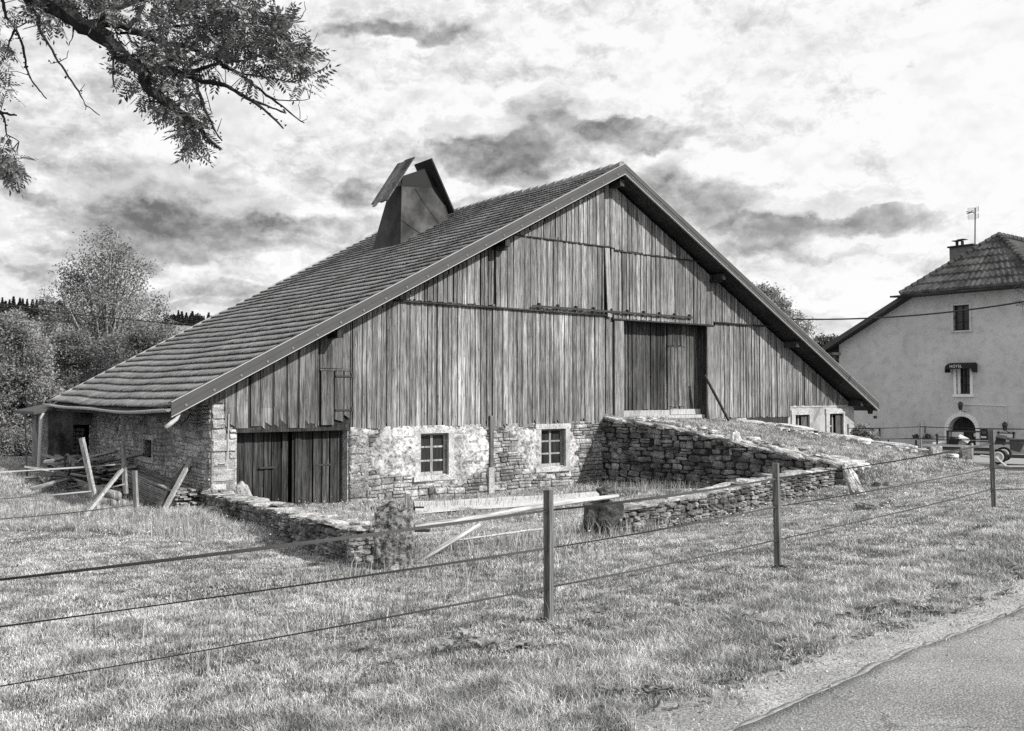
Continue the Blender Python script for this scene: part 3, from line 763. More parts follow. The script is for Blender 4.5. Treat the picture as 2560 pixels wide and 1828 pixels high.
def drystone(name, pts, tops, bases, thick, mat, capmat, label, hh=(.06,.13), ll=(.14,.36), cap=(.05,.3), faces=(1,-1), group=None, capw=1.0, capjit=.25):
    """free wall along pts (xy), tops / bases world z per point"""
    core = MB(); mb = MB(); cm = MB()
    segs = list(zip(pts, pts[1:]))
    for i, (a, b) in enumerate(segs):
        a = Vector(a); b = Vector(b); d = (b-a); L = d.length; d.normalize(); n = Vector((d.y, -d.x))
        ta, tb_ = tops[i], tops[i+1]; ba, bb = bases[i], bases[i+1]
        q = thick/2-.05
        core.hexa([(a.x+n.x*q,a.y+n.y*q,ba-.3),(b.x+n.x*q,b.y+n.y*q,bb-.3),(b.x-n.x*q,b.y-n.y*q,bb-.3),(a.x-n.x*q,a.y-n.y*q,ba-.3),
                   (a.x+n.x*q,a.y+n.y*q,ta-.06),(b.x+n.x*q,b.y+n.y*q,tb_-.06),(b.x-n.x*q,b.y-n.y*q,tb_-.06),(a.x-n.x*q,a.y-n.y*q,ta-.06)])
        for sg in faces:
            z = min(ba, bb)-.1; zmx = max(ta, tb_)
            while z < zmx:
                h = random.uniform(*hh); t = random.uniform(-.15, 0)
                while t < L:
                    l = random.uniform(*ll); m = t+l/2; t += l+.006
                    if m < 0 or m > L: continue
                    zb = ba+(bb-ba)*m/L; zt = ta+(tb_-ta)*m/L; zz = z+h/2+.02*math.sin(m*3+z*5)
                    if zz < zb-.12 or zz-h/2 > zt-.05: continue
                    hc = h
                    if zz+h/2 > zt: hc = zt-(zz-h/2); zz = zt-hc/2
                    p = a+d*m+n*sg*(thick/2-random.uniform(.05, .085))
                    nn = 1 if random.random() < .75 else 2
                    for k in range(nn):
                        chunk(mb, (p.x, p.y, zz+(k-(nn-1)/2)*hc/nn), (d.x, d.y, random.uniform(-.06,.06)), l*random.uniform(.82,1.02), .16, hc/nn*random.uniform(.74, 1.0), .34, tilt=.07)
                z += h*.97
        for (pe_, on_, zb, zt) in ((a, i == 0, ba, ta), (b, i == len(segs)-1, bb, tb_)):
            if not on_: continue
            z = zb-.05
            while z < zt-.02:
                h = random.uniform(*hh); x = -thick/2+.02
                while x < thick/2-.06:
                    l = min(random.uniform(*ll), thick/2-x); p = pe_+n*(x+l/2); chunk(mb, (p.x, p.y, z+h/2), (n.x, n.y, 0), l, .14, h*.95, .22); x += l
                z += h
        t = 0                                               # cap slabs
        while t < L:
            l = random.uniform(cap[1]*.5, cap[1]*1.3); m = t+l/2; zt = ta+(tb_-ta)*min(m/L, 1)
            nacross = 1 if thick < .35 else random.choice((1, 2, 2))
            for k in range(nacross):
                off = (k-(nacross-1)/2)*thick/nacross*1.0+random.uniform(-.03, .03)
                p = a+d*m+n*off
                sl = (tb_-ta)/L
                chunk(cm, (p.x, p.y, zt-.02+random.uniform(-.02, .035)), (d.x, d.y, sl), l*random.uniform(.85, 1.1), thick*capw/nacross*random.uniform(.85, 1.15), cap[0]*random.uniform(.6, 1.4), capjit, tilt=.14)
            t += l*.93
    p = pts[0]; e = empty(name, (p[0], p[1], bases[0]), 0, label, 'stone wall', group)
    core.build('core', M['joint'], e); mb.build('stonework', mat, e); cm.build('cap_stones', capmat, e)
    return e
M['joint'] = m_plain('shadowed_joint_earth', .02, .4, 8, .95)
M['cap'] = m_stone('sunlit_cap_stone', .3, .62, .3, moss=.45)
# left court wall
w0 = G(512,1290); 
lp = [(-6.05,19.35),(-4.6,16.9),(-3.2,14.3),(-1.75,11.55)]
def topz(px, py, pt):                                       # height of a pixel seen at a point's distance
    return P(px, py, pt[1]).z
def pxof(x, y, z=0):
    z -= EYE; Y = y*cp+z*sp; Z = -y*sp+z*cp
    return 1280+FOC*x/Y, 914-FOC*Z/Y
ltop = []
for (x, y), (gx, gy) in zip(lp, ((535,1232),(640,1252),(760,1280),(930,1322))): ltop.append(P(gx, gy, y).z)
print('left wall', [(round(pxof(x,y,-.5)[0])) for x,y in lp], [round(t-H(*p),2) for t, p in zip(ltop, lp)])
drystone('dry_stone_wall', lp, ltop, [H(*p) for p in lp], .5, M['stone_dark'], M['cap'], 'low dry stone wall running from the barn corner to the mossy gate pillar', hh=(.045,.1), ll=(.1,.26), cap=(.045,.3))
# right court wall
rp = [(1.35,14.1),(2.6,15.6),(4.2,17.5),(5.9,19.6),(7.25,21.1)]
rtop = [P(gx, gy, y).z for (x, y), (gx, gy) in zip(rp, ((1500,1272),(1680,1248),(1850,1207),(2000,1180),(2095,1170)))]
print('right wall', [(round(pxof(x,y,-.1)[0])) for x,y in rp], [round(t-H(*p),2) for t, p in zip(rtop, rp)])
drystone('dry_stone_wall', rp, rtop, [H(*p) for p in rp], .45, M['stone_dark'], M['cap'], 'low dry stone wall from the log rail to the foot of the ramp', hh=(.06,.12), ll=(.14,.36), cap=(.05,.45))
# ramp : a bank of earth up to the barn door, in barn coordinates (s 0.15..5.3, outwards from the facade)
R0, R1 = .2, 5.25; RL = 8.4
def ramp_z(s, q):
    """q metres out from the wall"""
    tl = np.interp(q, [0, 1.5, 3.5, 5.5, 7.4, RL], [1.02, .93, .68, .42, .16, .02])
    tr = np.interp(q, [0, 1.5, 3.5, 5.5, 7.4, RL], [.86, .74, .50, .27, .12, .0])
    k = np.clip((s-R0)/(R1-R0), 0, 1)
    return tl+(tr-tl)*k+np.clip(.10-.012*np.asarray(q),0,1)*np.sin(np.pi*k)*(1-k)
def toB(x, y):
    q = Ti @ Vector((x, y, 0)); return q.x, WY-q.y
def fromB(s, q): v = TB @ Vector((s, WY-q, 0)); return v.x, v.y
rl = [fromB(R0-.25, q) for q in (0.0, 2.0, 4.0, 6.0, 7.6)]
rlt = [float(ramp_z(R0, q))+.05 for q in (0, 2, 4, 6, 7.6)]
print('ramp wall px', [tuple(round(v) for v in pxof(p[0], p[1], t)) for p, t in zip(rl, rlt)])
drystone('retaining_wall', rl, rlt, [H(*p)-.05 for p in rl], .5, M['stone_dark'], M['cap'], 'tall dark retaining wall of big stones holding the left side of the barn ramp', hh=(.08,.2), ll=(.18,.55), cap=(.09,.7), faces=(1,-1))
rr = [fromB(R1+.1, q) for q in (0.3, 2.0, 4.0, 5.5, 6.6)]
rrt = [float(ramp_z(R1, q))+.1 for q in (.3, 2, 4, 5.5, 6.6)]
print('ramp right px', [tuple(round(v) for v in pxof(p[0], p[1], t)) for p, t in zip(rr, rrt)])
drystone('retaining_wall', rr, rrt, [H(*p)-.05 for p in rr], .6, M['cap'], M['stone_pale'], 'pale stone edging wall along the right side of the barn ramp', hh=(.08,.16), ll=(.2,.45), cap=(.07,.95), capw=1.1)
# boulders
M['boulder_pale'] = m_stone('white_limestone', .5, .85, .1, sc=7, moss=.25)
def boulder(name, x, y, z, sx_, sy_, sz_, mat, label, cat='boulder', seed=0, lean=(0,0), point=0, rz=0, rough=.16, sub=4):
    import bmesh
    bm = bmesh.new(); bmesh.ops.create_icosphere(bm, subdivisions=sub, radius=1)
    for v in bm.verts:
        c = v.co.copy(); m = max(abs(c.x), abs(c.y), abs(c.z))
        c = c.lerp(c/m*.85, .55)
        n = mnoise.fractal(c*1.3+Vector((seed*3.1, seed, 0)), 1, 2, 4); c *= 1+rough*n*1.6
        c += c.normalized()*mnoise.noise(c*6+Vector((seed, 0, 0)))*rough*.35
        t = (c.z+1)/2; k = 1-point*max(t, 0)
        v.co = Vector((c.x*sx_*k+lean[0]*t, c.y*sy_*k+lean[1]*t, (c.z+.9)*sz_))
    me = bpy.data.meshes.new(name); bm.to_mesh(me); bm.free(); me.materials.append(mat)
    o = bpy.data.objects.new(name, me); C.objects.link(o); o.location = (x, y, z); o.rotation_euler = (0, 0, rz)
    return tag(o, label, cat)
k = N('mossy_stone'); n1 = k.noise(5, 8, .75); n2 = k.noise(16, 8, .75); n3 = k.noise(1.6, 4)
c = k.math('MULTIPLY', k.ramp(n2, .42, .56, .12, .6), k.ramp(n1, .36, .6, .35, 1.1)); c = k.math('MULTIPLY', c, k.ramp(n3, .35, .6, .6, 1.05))
M['mossy'] = k.finish(c, .95, k.math('ADD', n1, n2), 1, .06, spec=.05)
g = G(982,1425)
o = boulder('gate_pillar', g.x, g.y+.12, g.z-.15, .25, .22, .47, M['mossy'], 'squat mossy stone pillar at the left end of the log rail', 'stone pillar', 3, rough=.12, sub=5)
g = P(598, 1170, 19.6)
boulder('corner_boulder', -5.72, 20.05, -.8, .3, .22, .36, M['stone_cut'], 'rounded guard stone against the barn corner by the stable door', 'boulder', 5, point=.35)
g = P(1838, 1125, 24.2)
x, y = 5.6, 23.55
x, y = fromB(1.45, 4.75); zz = float(ramp_z(1.4, 4.8)); px_ = pxof(x, y, zz); print('pointed stone px', px_)
g = P(1840, 1128, 22.9); boulder('pointed_stone', g.x, g.y, g.z-.12, .24, .18, .33, M['boulder_pale'], 'pale pointed stone standing on the ramp edge', 'boulder', 8, point=.62)
g = G(2152, 1236); boulder('slanting_stone', g.x, g.y, H(g.x, g.y)-.05, .17, .12, .34, M['boulder_pale'], 'pale slanting stone at the foot of the ramp wall', 'boulder', 11, point=.45, lean=(-.3,.0), rough=.22)
g = P(2130, 1165, 20.9); boulder('flat_stone', g.x-.1, g.y-.1, g.z-.06, .42, .26, .11, M['boulder_pale'], 'flat pale slab on the low end of the ramp wall', 'boulder', 12)
for (px, py, Y, a, b_, c_, lab) in ((2078,1150,21.3,.2,.15,.12,'pale block beside the flat slab on the ramp wall end'),(2185,1188,21.5,.22,.16,.08,'low pale stone just right of the flat slab'),(2000,1138,22.0,.25,.18,.07,'pale slab on the ramp edge above the low wall end')):
    v = P(px, py, Y); boulder('pale_stone', v.x, v.y, v.z-c_, a, b_, c_, M['boulder_pale'], lab, 'boulder', px, rough=.24, sub=3)
g = G(2215, 1215); boulder('grass_stone', g.x, g.y, g.z-.12, .28, .2, .12, M['stone'], 'half buried rough stone in the lawn right of the ramp wall', 'boulder', 14)
# right gate block
M['darkstone'] = m_stone('dark_mossy_stone', .05, .24, .2, sc=9, moss=.5)
g = G(1502, 1345); 
boulder('gate_block', g.x+.05, g.y+.25, g.z-.1, .3, .22, .34, M['darkstone'], 'dark upright stone block ending the low wall under the log rail', 'stone pillar', 21, rough=.2)
# slabs tumbled on the ramp's left edge
pr = None
for i in range(46):
    q = random.uniform(.6, 7.4); s = R0+abs(random.gauss(0, .22)); x, y = fromB(s, q); z = float(ramp_z(s, q))
    mb = MB(); chunk(mb, (0, 0, 0), (1, 0, 0), random.uniform(.18,.5), random.uniform(.15,.35), random.uniform(.05,.12), .3)
    o = mb.build('loose_stone', random.choice((M['cap'], M['stone_pale'], M['stone_dark'])), None); o.location = (x, y, z+.05+random.uniform(0,.05)); o.rotation_euler = (random.uniform(-.2,.2), random.uniform(-.2,.2), random.random()*3)
    tag(o, 'loose slab lying along the left edge of the grassy ramp', 'loose stone', 'loose slabs along the left ramp edge')
for i in range(40):
    q = random.uniform(1.5, 7.5); s = R1-.1-abs(random.gauss(0, .35)); x, y = fromB(s, q); z = max(float(ramp_z(s, q)), H(x, y))
    mb = MB(); chunk(mb, (0, 0, 0), (1, 0, 0), random.uniform(.15,.4), random.uniform(.12,.3), random.uniform(.05,.11), .3)
    o = mb.build('loose_stone', random.choice((M['cap'], M['stone_pale'])), None); o.location = (x, y, z+.03+random.uniform(0,.05)); o.rotation_euler = (random.uniform(-.2,.2), random.uniform(-.2,.2), random.random()*3)
    tag(o, 'loose pale stone along the right edge of the grassy ramp', 'loose stone', 'loose stones along the right ramp edge')
# gate : rail, post, brace
M['log'] = m_wood('peeled_log', .3, .66, .05, axis='x', stain=.35, grain=.7)
def alongx(mb_pts, r, name, mat, label, cat, n=10, wob=.04):
    """log built along its own x so the grain follows it"""
    p0 = Vector(mb_pts[0]); p1 = Vector(mb_pts[-1]); d = (p1-p0); L = d.length
    m = MB(); k = len(mb_pts); q = d.to_track_quat('X', 'Z'); inv = q.inverted()
    m.tube([inv @ (Vector(v)-p0) for v in mb_pts], r, n, wob=wob)
    o = m.build(name, mat, None, smooth=True); o.location = p0; o.rotation_mode = 'QUATERNION'; o.rotation_quaternion = q
    return tag(o, label, cat)
gp = G(1030, 1390); gt = P(1024, 1235, gp.y); 
r0 = P(1036, 1318, gp.y+.05); r1 = P(1545, 1240, 14.0)
mids = []
for t, s in ((0,0),(.25,.02),(.5,-.01),(.75,.015),(1,0)): v = r0.lerp(r1, t); v.z += s; mids.append(v)
for i, py in ((1, 1296), (2, 1278), (3, 1258)):
    u_, v_ = pxof(mids[i].x, mids[i].y, mids[i].z); mids[i].z = P(u_, np.interp(u_, [1036,1190,1370,1545],[1318,1296,1262,1240]), mids[i].y).z
alongx(mids, [.038,.041,.038,.035,.03], 'log_rail', M['log'], 'long pale peeled log rail across the court entrance', 'log rail')
b1 = P(1200, 1312, 11.9); b0 = G(1050, 1404)
alongx([b0, b0.lerp(b1,.5)+Vector((0,0,.015)), b1], [.035,.033,.03], 'brace_pole', M['log'], 'pale slanting pole propped under the log rail', 'pole')
mb = MB(); mb.beam((gp.x,gp.y,gp.z-.2), (gt.x-.03,gp.y,gt.z), .075, .07, w1=.06, h1=.06); 
e = tag(mb.build('gate_post', M['board_old'], None), 'short weathered wooden gate post beside the mossy pillar', 'post')
mb = MB(); v = P(1040, 1330, gp.y-.06); mb.box(v.x-.02, v.x+.17, v.y-.02, v.y+.02, v.z+.0, v.z+.035); mb.box(v.x-.01,v.x+.1,v.y-.03,v.y+.0,v.z+.3,v.z+.32); mb.build('iron_latch', M['iron'], e)
g = P(1515, 1236, 14.0); boulder('rail_stone', g.x, g.y, g.z-.03, .13, .1, .085, M['darkstone'], 'small dark stone lying on the right end of the log rail', 'stone', 31, rough=.3, sub=3)
a = G(1140, 1378); b = G(1385, 1345); alongx([a+Vector((0,0,.14)), b+Vector((0,0,.16))], [.02,.02], 'fallen_rail', M['log'], 'thin pale rail lying low in the grass under the log rail', 'rail', 6)
# ------------------------------------------------------------------ fences
M['post_wood'] = m_wood('fence_post_wood', .10, .25, .1, knots=False, stain=.3)
M['tape'] = m_plain('fence_tape', .05, .35, 60, .7, scale=(1,1,1))
M['tape_pale'] = m_plain('pale_fence_tape', .3, .3, 60, .7)
def tape(pts, name, par, w=.02, mat='tape', sag=.03, tw=1.2, n=24):
    mb = MB()
    for a, b in zip(pts, pts[1:]):
        a = Vector(a); b = Vector(b); d = (b-a).normalized(); side = d.cross(Vector((0,0,1))).normalized()
        ph = random.random()*3; vs = []
        for i in range(n+1):
            t = i/n; c = a.lerp(b, t); c.z -= sag*4*t*(1-t)
            an = math.sin(t*tw*3+ph)*.9; u = Vector((0,0,1))*math.cos(an)+side*math.sin(an)
            o_ = side*.0018
            vs += [c-u*w/2-o_, c+u*w/2-o_, c+u*w/2+o_, c-u*w/2+o_]
        mb.add(vs, [(i*4+k, i*4+(k+1) % 4, (i+1)*4+(k+1) % 4, (i+1)*4+k) for i in range(n) for k in range(4)])
    return mb.build(name, M[mat], par)
fe = empty('tape_fence', tuple(G(1372,1555)), 0, 'electric tape fence on wooden posts along the roadside verge', 'fence')
g1, g2, g3 = G(1372,1557), G(1944,1422), G(2486,1272)
def post(px, py, pyt, w, par, tilt=0, mat='post_wood', rz=.6):
    g = G(px, py); t = P(px-tilt, pyt, g.y); c = Vector(((g.x),g.y,g.z-.25))
    m = MB(); m.beam(c, t, w, w, roll=rz, w1=w*.97, h1=w*.97); return m.build('post', M[mat], par), g, t
posts = []
for px, py, pyt, ti in ((1372,1557,1225,1),(1946,1422,1158,7),(2486,1272,1074,8)):
    posts.append(post(px, py, pyt, .058, fe, ti))
c0 = Vector((-3.9, 4.55, H(-3.9,4.55))); m = MB(); m.beam(c0-Vector((0,0,.25)), c0+Vector((0,0,1.05)), .058, .058, roll=.6); m.build('post', M['post_wood'], fe)
c5 = Vector((11.5, 14.2, H(11.5,14.2))); m = MB(); m.beam(c5-Vector((0,0,.25)), c5+Vector((0,0,1.05)), .058, .058, roll=.6); m.build('post', M['post_wood'], fe)
tl = {0: [(1277,1365),(1197,1940),(1110,2476)], 1: [(1372,1364),(1267,1940),(1171,2477)], 2: [(1470,1364),(1350,1942),(1224,2479)]}
left_px = {0: (0,1443), 1: (0,1562), 2: (0,1712)}
for k_, row in tl.items():
    pts = []
    for (py, px), (o_, g, t) in zip(row, posts): pts.append(P(px, py, g.y-.035))
    p1 = pts[0]; v0 = P(*left_px[k_], 5.3); d0 = (v0-p1); pL = p1+d0*1.32
    pR = Vector((c5.x, c5.y, pts[-1].z+(.03, .0, -.03)[k_]))
    allp = [pL]+pts+[pR]
    tape(allp, 'tape', fe, w=(.024,.017,.014)[k_], sag=(.02,.015,.012)[k_])
    for q in pts:
        m = MB(); m.disc((q.x, q.y+.008, q.z), (0,1,0), .016, .04, 8); m.build('insulator', M['iron'], fe)
# far fence
fx = empty('paddock_fence', tuple(P(2303,1130,25)), 0, 'thin pale-posted tape fence crossing in front of the hotel', 'fence')
pts4 = []
for X, Y, T in ((9.35,26.2,1.0),(10.75,24.8,1.0),(16.5,22.5,1.05),(4.9+3.3,33,1)):
    pass
gz4 = -.2
def fpost(px, Y, top_py, w=.055):
    t = P(px, top_py, Y); m = MB(); m.beam((t.x+.03, Y, H(t.x, Y)-.3), t, w, w, roll=.5); m.build('post', M['pale_board'], fx); return t
t4 = fpost(2300, 25.0, 1055); tL = fpost(2120, 30.5, 1060); tR = Vector((16.2, 23.6, t4.z)); m = MB(); m.beam((tR.x,tR.y,-.3), tR, .05, .05); m.build('post', M['pale_board'], fx)
for pyL, py4, pyR in ((1071,1067,1073),(1096,1096,1108)):
    tape([P(2120,pyL,30.5), P(2301,py4,24.96), P(2570,pyR,23.6)+Vector((.4,0,0))], 'tape', fx, w=.03, sag=.02)
# left paddock fence
fl = empty('paddock_fence', tuple(G(342,1300)), 0, 'old paddock fence of mismatched posts and pale tape left of the barn', 'fence')
def lpost(p0, p1, Y0, Y1, w, mat):
    a = P(*p0, Y0); b = P(*p1, Y1); m = MB(); m.beam(a-(b-a).normalized()*.2, b, w, w*.8, roll=.3); return m.build('post', M[mat], fl)
lpost((243,1275),(204,1095),17.9,17.9,.085,'pale_board'); lpost((342,1300),(337,1177),17.6,17.6,.075,'board'); lpost((313,1210),(307,1108),19.6,19.6,.08,'board')
a = G(182,1312); b = P(303,1176,17.9); m = MB(); m.beam(a-Vector((0,0,.1)), b, .12, .05, roll=.5); m.build('brace', M['pale_board'], fl)
tape([P(-60,1184,16.5), P(209,1168,17.85), P(305,1160,19.5)], 'tape', fl, w=.03, mat='tape_pale', sag=.0)
tape([P(-60,1252,16.5), P(228,1228,17.85), P(312,1210,19.5)], 'tape', fl, w=.026, mat='tape_pale', sag=.01)
tape([P(-60,1301,14.5), P(160,1284,16.0), P(340,1261,17.55)], 'tape', fl, w=.022, mat='tape', sag=.01)
# thin stake at the far left
g = P(68,1170,24); m = MB(); m.beam((g.x,g.y,g.z-.2), P(62,1034,24), .03, .03); tag(m.build('thin_stake', M['iron'], None), 'thin leaning stake standing in front of the bushes left of the shed', 'stake')
# ------------------------------------------------------------------ timber pile by the side wall
M['lumber'] = m_wood('stacked_lumber', .2, .55, .3, axis='x', stain=.5)
M['lumber_dark'] = m_wood('old_lumber', .1, .42, .3, axis='x', stain=.5)
def plank(L, w, h, mat):
    m = MB(); m.box(-L/2, L/2, -w/2, w/2, -h/2, h/2); return m.build('plank', mat, None)
protos = [plank(4.7, .15, .03, M['lumber']), plank(4.4, .16, .035, M['lumber_dark']), plank(2.0, .1, .05, M['lumber']), plank(1.4, .12, .03, M['lumber_dark'])]
used = set()
def put(i, loc, rot, label, group):
    o = protos[i]
    if i in used: o = o.copy(); C.objects.link(o)
    used.add(i); o.location = loc; o.rotation_euler = rot; tag(o, label, 'plank', group); return o
pc = [TS @ Vector((-2.1, -.9, 0))]                           # neat stack close to the corner
for layer in range(12):
    for r_ in range(3):
        v = TS @ Vector((-2.75+random.uniform(-.07,.07), -.2-r_*.17+random.uniform(-.01,.01), 0)); z = -.62+layer*.044+.0
        slope = .0
        put(random.choice((0, 0, 1)), (v.x, v.y, z), (random.uniform(-.02,.02), .05, TH-math.pi/2+random.uniform(-.03,.03)), 'grey plank in the neat lumber stack beside the side wall', 'planks in the neat stack')
for i in range(70):                                          # jumble further back
    v = TS @ Vector((-5.4+random.gauss(0,.9), -1.1+random.gauss(0,.35), 0)); r_ = math.hypot(*(v.xy-(TS @ Vector((-5.4,-1.1,0))).xy))
    z = H(v.x, v.y)+.12+random.random()*max(.1, .75-.3*r_)
    put(random.choice((2,3,2,3)), (v.x, v.y, z), (random.uniform(-.3,.3), random.uniform(-.22,.22), TH-math.pi/2+random.gauss(0,.5)), 'old board in the jumbled timber heap behind the paddock posts', 'boards in the jumbled heap')
for i, (dy, zz) in enumerate(((-1.65,.11),(-1.45,.11),(-1.55,.27))):
    a = TS @ Vector((-4.2, dy, 0)); b = TS @ Vector((-1.5, dy+.1, 0)); z = H(b.x, b.y)+zz
    alongx([(a.x,a.y,z+.02),(b.x,b.y,z)], [.1,.095], 'round_log', M['board'], ['thick round log under the neat lumber stack, outer one', 'round log under the neat lumber stack, inner one', 'round log lying on two others below the lumber stack'][i], 'log', 12)
for i, (q0, q1, Y0, Y1) in enumerate((((408,1268),(478,1148),19.0,20.2),((392,1258),(466,1162),19.2,20.6))):
    m = MB(); m.beam(P(*q0,Y0)-Vector((0,0,.1)), P(*q1,Y1), .11, .05, roll=.3); tag(m.build('leaning_beam', [M['pale_board'],M['board_dark']][i], None), ['pale beam leaning on the side wall near the barn corner','dark beam leaning behind the pale one near the barn corner'][i], 'beam')
# iron wheel rim half hidden behind the heap
v = P(168,1180,21.5); m = MB(); m.tube([(v.x+.24*math.cos(t)*TS.to_3x3().col[0].x, v.y+.24*math.cos(t)*TS.to_3x3().col[0].y, v.z+.15+.24*math.sin(t)) for t in np.linspace(0, 2*math.pi, 25)], .03, 6)
tag(m.build('old_wheel', M['iron'], None), 'dark old wheel rim standing behind the timber heap', 'wheel')
# ------------------------------------------------------------------ ground, ramp, road
def m_ground():
    k = N('meadow_soil'); n1 = k.noise(.5, 8, .65); n2 = k.noise(12, 8, .75); n3 = k.noise(2.2, 6, .6)
    c = k.lin(n1, .3, .7, .055, .11); c = k.math('MULTIPLY', c, k.ramp(n2, .3, .65, .55, 1.25)); c = k.math('MULTIPLY', c, k.ramp(n3, .35, .6, .8, 1.1))
    return k.finish(c, .95, n2, .8, .03, spec=.05)
M['ground'] = m_ground()
def grid(name, xs, ys, zf, mat, kind='structure'):
    X, Y = np.meshgrid(xs, ys); Z = zf(X, Y); V = np.stack([X, Y, Z], -1).reshape(-1, 3); nx, ny = len(xs), len(ys)
    i = (np.arange(ny-1)[:, None]*nx+np.arange(nx-1)[None, :]).ravel()
    o = arr_mesh(name, V, [np.stack([i, i+1, i+nx+1, i+nx], 1)], mat, smooth=True); tag(o, kind=kind); return o
xs = np.concatenate([np.array([-1500,-700,-300,-150,-90,-60,-45]), np.arange(-36, 36.1, .4), np.array([45,60,90,150,300,700,1500])])
ys = np.concatenate([np.array([-300,-80,-30,-12]), np.arange(-6, 52.1, .4), np.array([60,75,100,140,200,300,500,900,2500])])
grid('ground', xs, ys, lambda X, Y: np.vectorize(lambda a, b: 0.)(X, Y)+Hn(X, Y), M['ground'])
# ramp surface
def rampsurf(s, q, h):
    k1 = np.clip((np.asarray(q)-6.6)/2.9, 0, 1); k1 = k1*k1*(3-2*k1); k2 = np.clip((R0+1.0-np.asarray(s))/1.2, 0, 1)*np.clip((np.asarray(q)-7.3)/.5, 0, 1)
    r = ramp_z(s, np.minimum(q, RL)); return h+(np.maximum(r, h)-h)*(1-k1)*(1-k2)-.03*np.maximum(k1, k2)+.02*np.sin(np.asarray(s)*4)*np.sin(np.asarray(q)*3)*(1-k1)
qs = np.linspace(-.1, RL+1.3, 50); ss = np.linspace(R0-.2, R1+.2, 30); V = []
for q in qs:
    for s in ss:
        x, y = fromB(s, q); V.append((x, y, rampsurf(s, q, H(x, y))-.01))
nx = len(ss); i = (np.arange(len(qs)-1)[:, None]*nx+np.arange(nx-1)[None, :]).ravel()
tag(arr_mesh('ramp', np.array(V), [np.stack([i, i+nx, i+nx+1, i+1], 1)], M['ground'], smooth=True), kind='structure')
# road
def eline(pxs):
    r = [G(*p) for p in pxs]; return np.array([(v.x, v.y) for v in r])
edge = eline([(1500,2010),(1881,1817),(2174,1683),(2411,1588),(2560,1528)])
d = np.array([.77,.64]); d /= np.linalg.norm(d)
edge = np.vstack([edge[0]-d*8, edge[0]-d*3, edge, edge[-1]+d*4, edge[-1]+d*14+np.array([1.,-1.5]), edge[-1]+d*40+np.array([8,-14])])
t_ = np.concatenate([[0], np.cumsum(np.linalg.norm(np.diff(edge, axis=0), axis=1))]); tt = np.arange(0, t_[-1], .05)
E = np.stack([np.interp(tt, t_, edge[:, 0]), np.interp(tt, t_, edge[:, 1])], 1)
ker = np.hanning(41); ker /= ker.sum(); Ep = np.pad(E, ((20,20),(0,0)), mode='edge'); E = np.stack([np.convolve(Ep[:, i], ker, 'valid') for i in (0, 1)], 1)
Dn = np.gradient(E, axis=0); Dn /= np.linalg.norm(Dn, axis=1)[:, None]; Nn = np.stack([Dn[:, 1], -Dn[:, 0]], 1)      # to the road side
def strip(name, offs, zo, mat, jitter=None):
    V = []; m = len(offs)
    for j, of in enumerate(offs):
        oo = of+(jitter(tt, j) if jitter else 0)
        q = E+Nn*np.asarray(oo).reshape(-1, 1) if np.ndim(oo) else E+Nn*oo
        z = Hn(q[:, 0], q[:, 1])+zo[j]; V.append(np.column_stack([q, z]))
    V = np.stack(V, 1).reshape(-1, 3); n = len(E); i = (np.arange(n-1)[:, None]*m+np.arange(m-1)[None, :]).ravel()
    return tag(arr_mesh(name, V, [np.stack([i, i+m, i+m+1, i+1], 1)[:, ::-1]], mat, smooth=True), kind='structure')
def vmix(k, sc):
    q = k.n('ShaderNodeTexNoise'); q.inputs['Scale'].default_value = sc; q.inputs['Detail'].default_value = 5; k.link(k.mapv((1,1,1)), q.inputs['Vector'])
    m = k.n('ShaderNodeVectorMath'); m.operation = 'MULTIPLY_ADD'; k.link(q.outputs['Color'], m.inputs[0]); m.inputs[1].default_value = (.35,.35,.35); k.link(k.mapv((1,1,1)), m.inputs[2]); return m.outputs[0]
k = N('worn_asphalt'); n1 = k.noise(90, 4, .7); n2 = k.noise(1.1, 7, .65); v = k.vor(75); n3 = k.noise(.8, 4, .6, scale=(1, 2.2, 1))
c = k.lin(v.outputs['Distance'], 0,   .55, .45, .2); c = k.math('MULTIPLY', c, k.ramp(n1, .36, .62, .5, 1.35)); c = k.math('MULTIPLY', c, k.ramp(n2, .3, .7, .85, 1.15))
c = k.math('ADD', c, k.ramp(n3, .6, .72, 0, .12)); ve_ = k.vor(.55, feature='DISTANCE_TO_EDGE', vec=vmix(k, 3)); c = k.math('MULTIPLY', c, k.ramp(ve_.outputs['Distance'], .0, .006, .6, 1)); n5 = k.noise(.35, 5, .6); c = k.math('MULTIPLY', c, k.ramp(n5, .4, .6, .85, 1.1)); M['asphalt'] = k.finish(c, .85, v.outputs['Distance'], .7, .006, spec=.3)
k = N('gravel_verge'); v = k.vor(70); n1 = k.noise(60, 9, .8); n2 = k.noise(1.5, 5)
c = k.ramp(n1, .36, .62, .14, .6); c = k.math('MULTIPLY', c, k.lin(v.outputs['Distance'], 0, .6, 1.1, .7)); c = k.math('MULTIPLY', c, k.ramp(n2, .35, .6, .75, 1.15)); M['gravel'] = k.finish(c, .95, n1, .3, .004, spec=.1)
jn = lambda s, a: (lambda t, j: a*np.array([mnoise.fractal(Vector((x*1.4, s, 0)), 1, 2, 4) for x in t]))
vo = jn(3.3, .22); _ro = jn(9.1, .03); ro_ = lambda t, j: _ro(t, j)+.014*np.array([mnoise.noise(Vector((x*9, 4.4, 0))) for x in t]); ro2 = lambda t, j: .03*np.array([mnoise.fractal(Vector((x*7, 1.4, 0)), 1, 2, 3) for x in t])
strip('verge', [-.75, -.5, -.2, .05, .3], [-.03, .012, .022, .024, .0], M['gravel'], lambda t, j: vo(t, j) if j < 2 else 0)
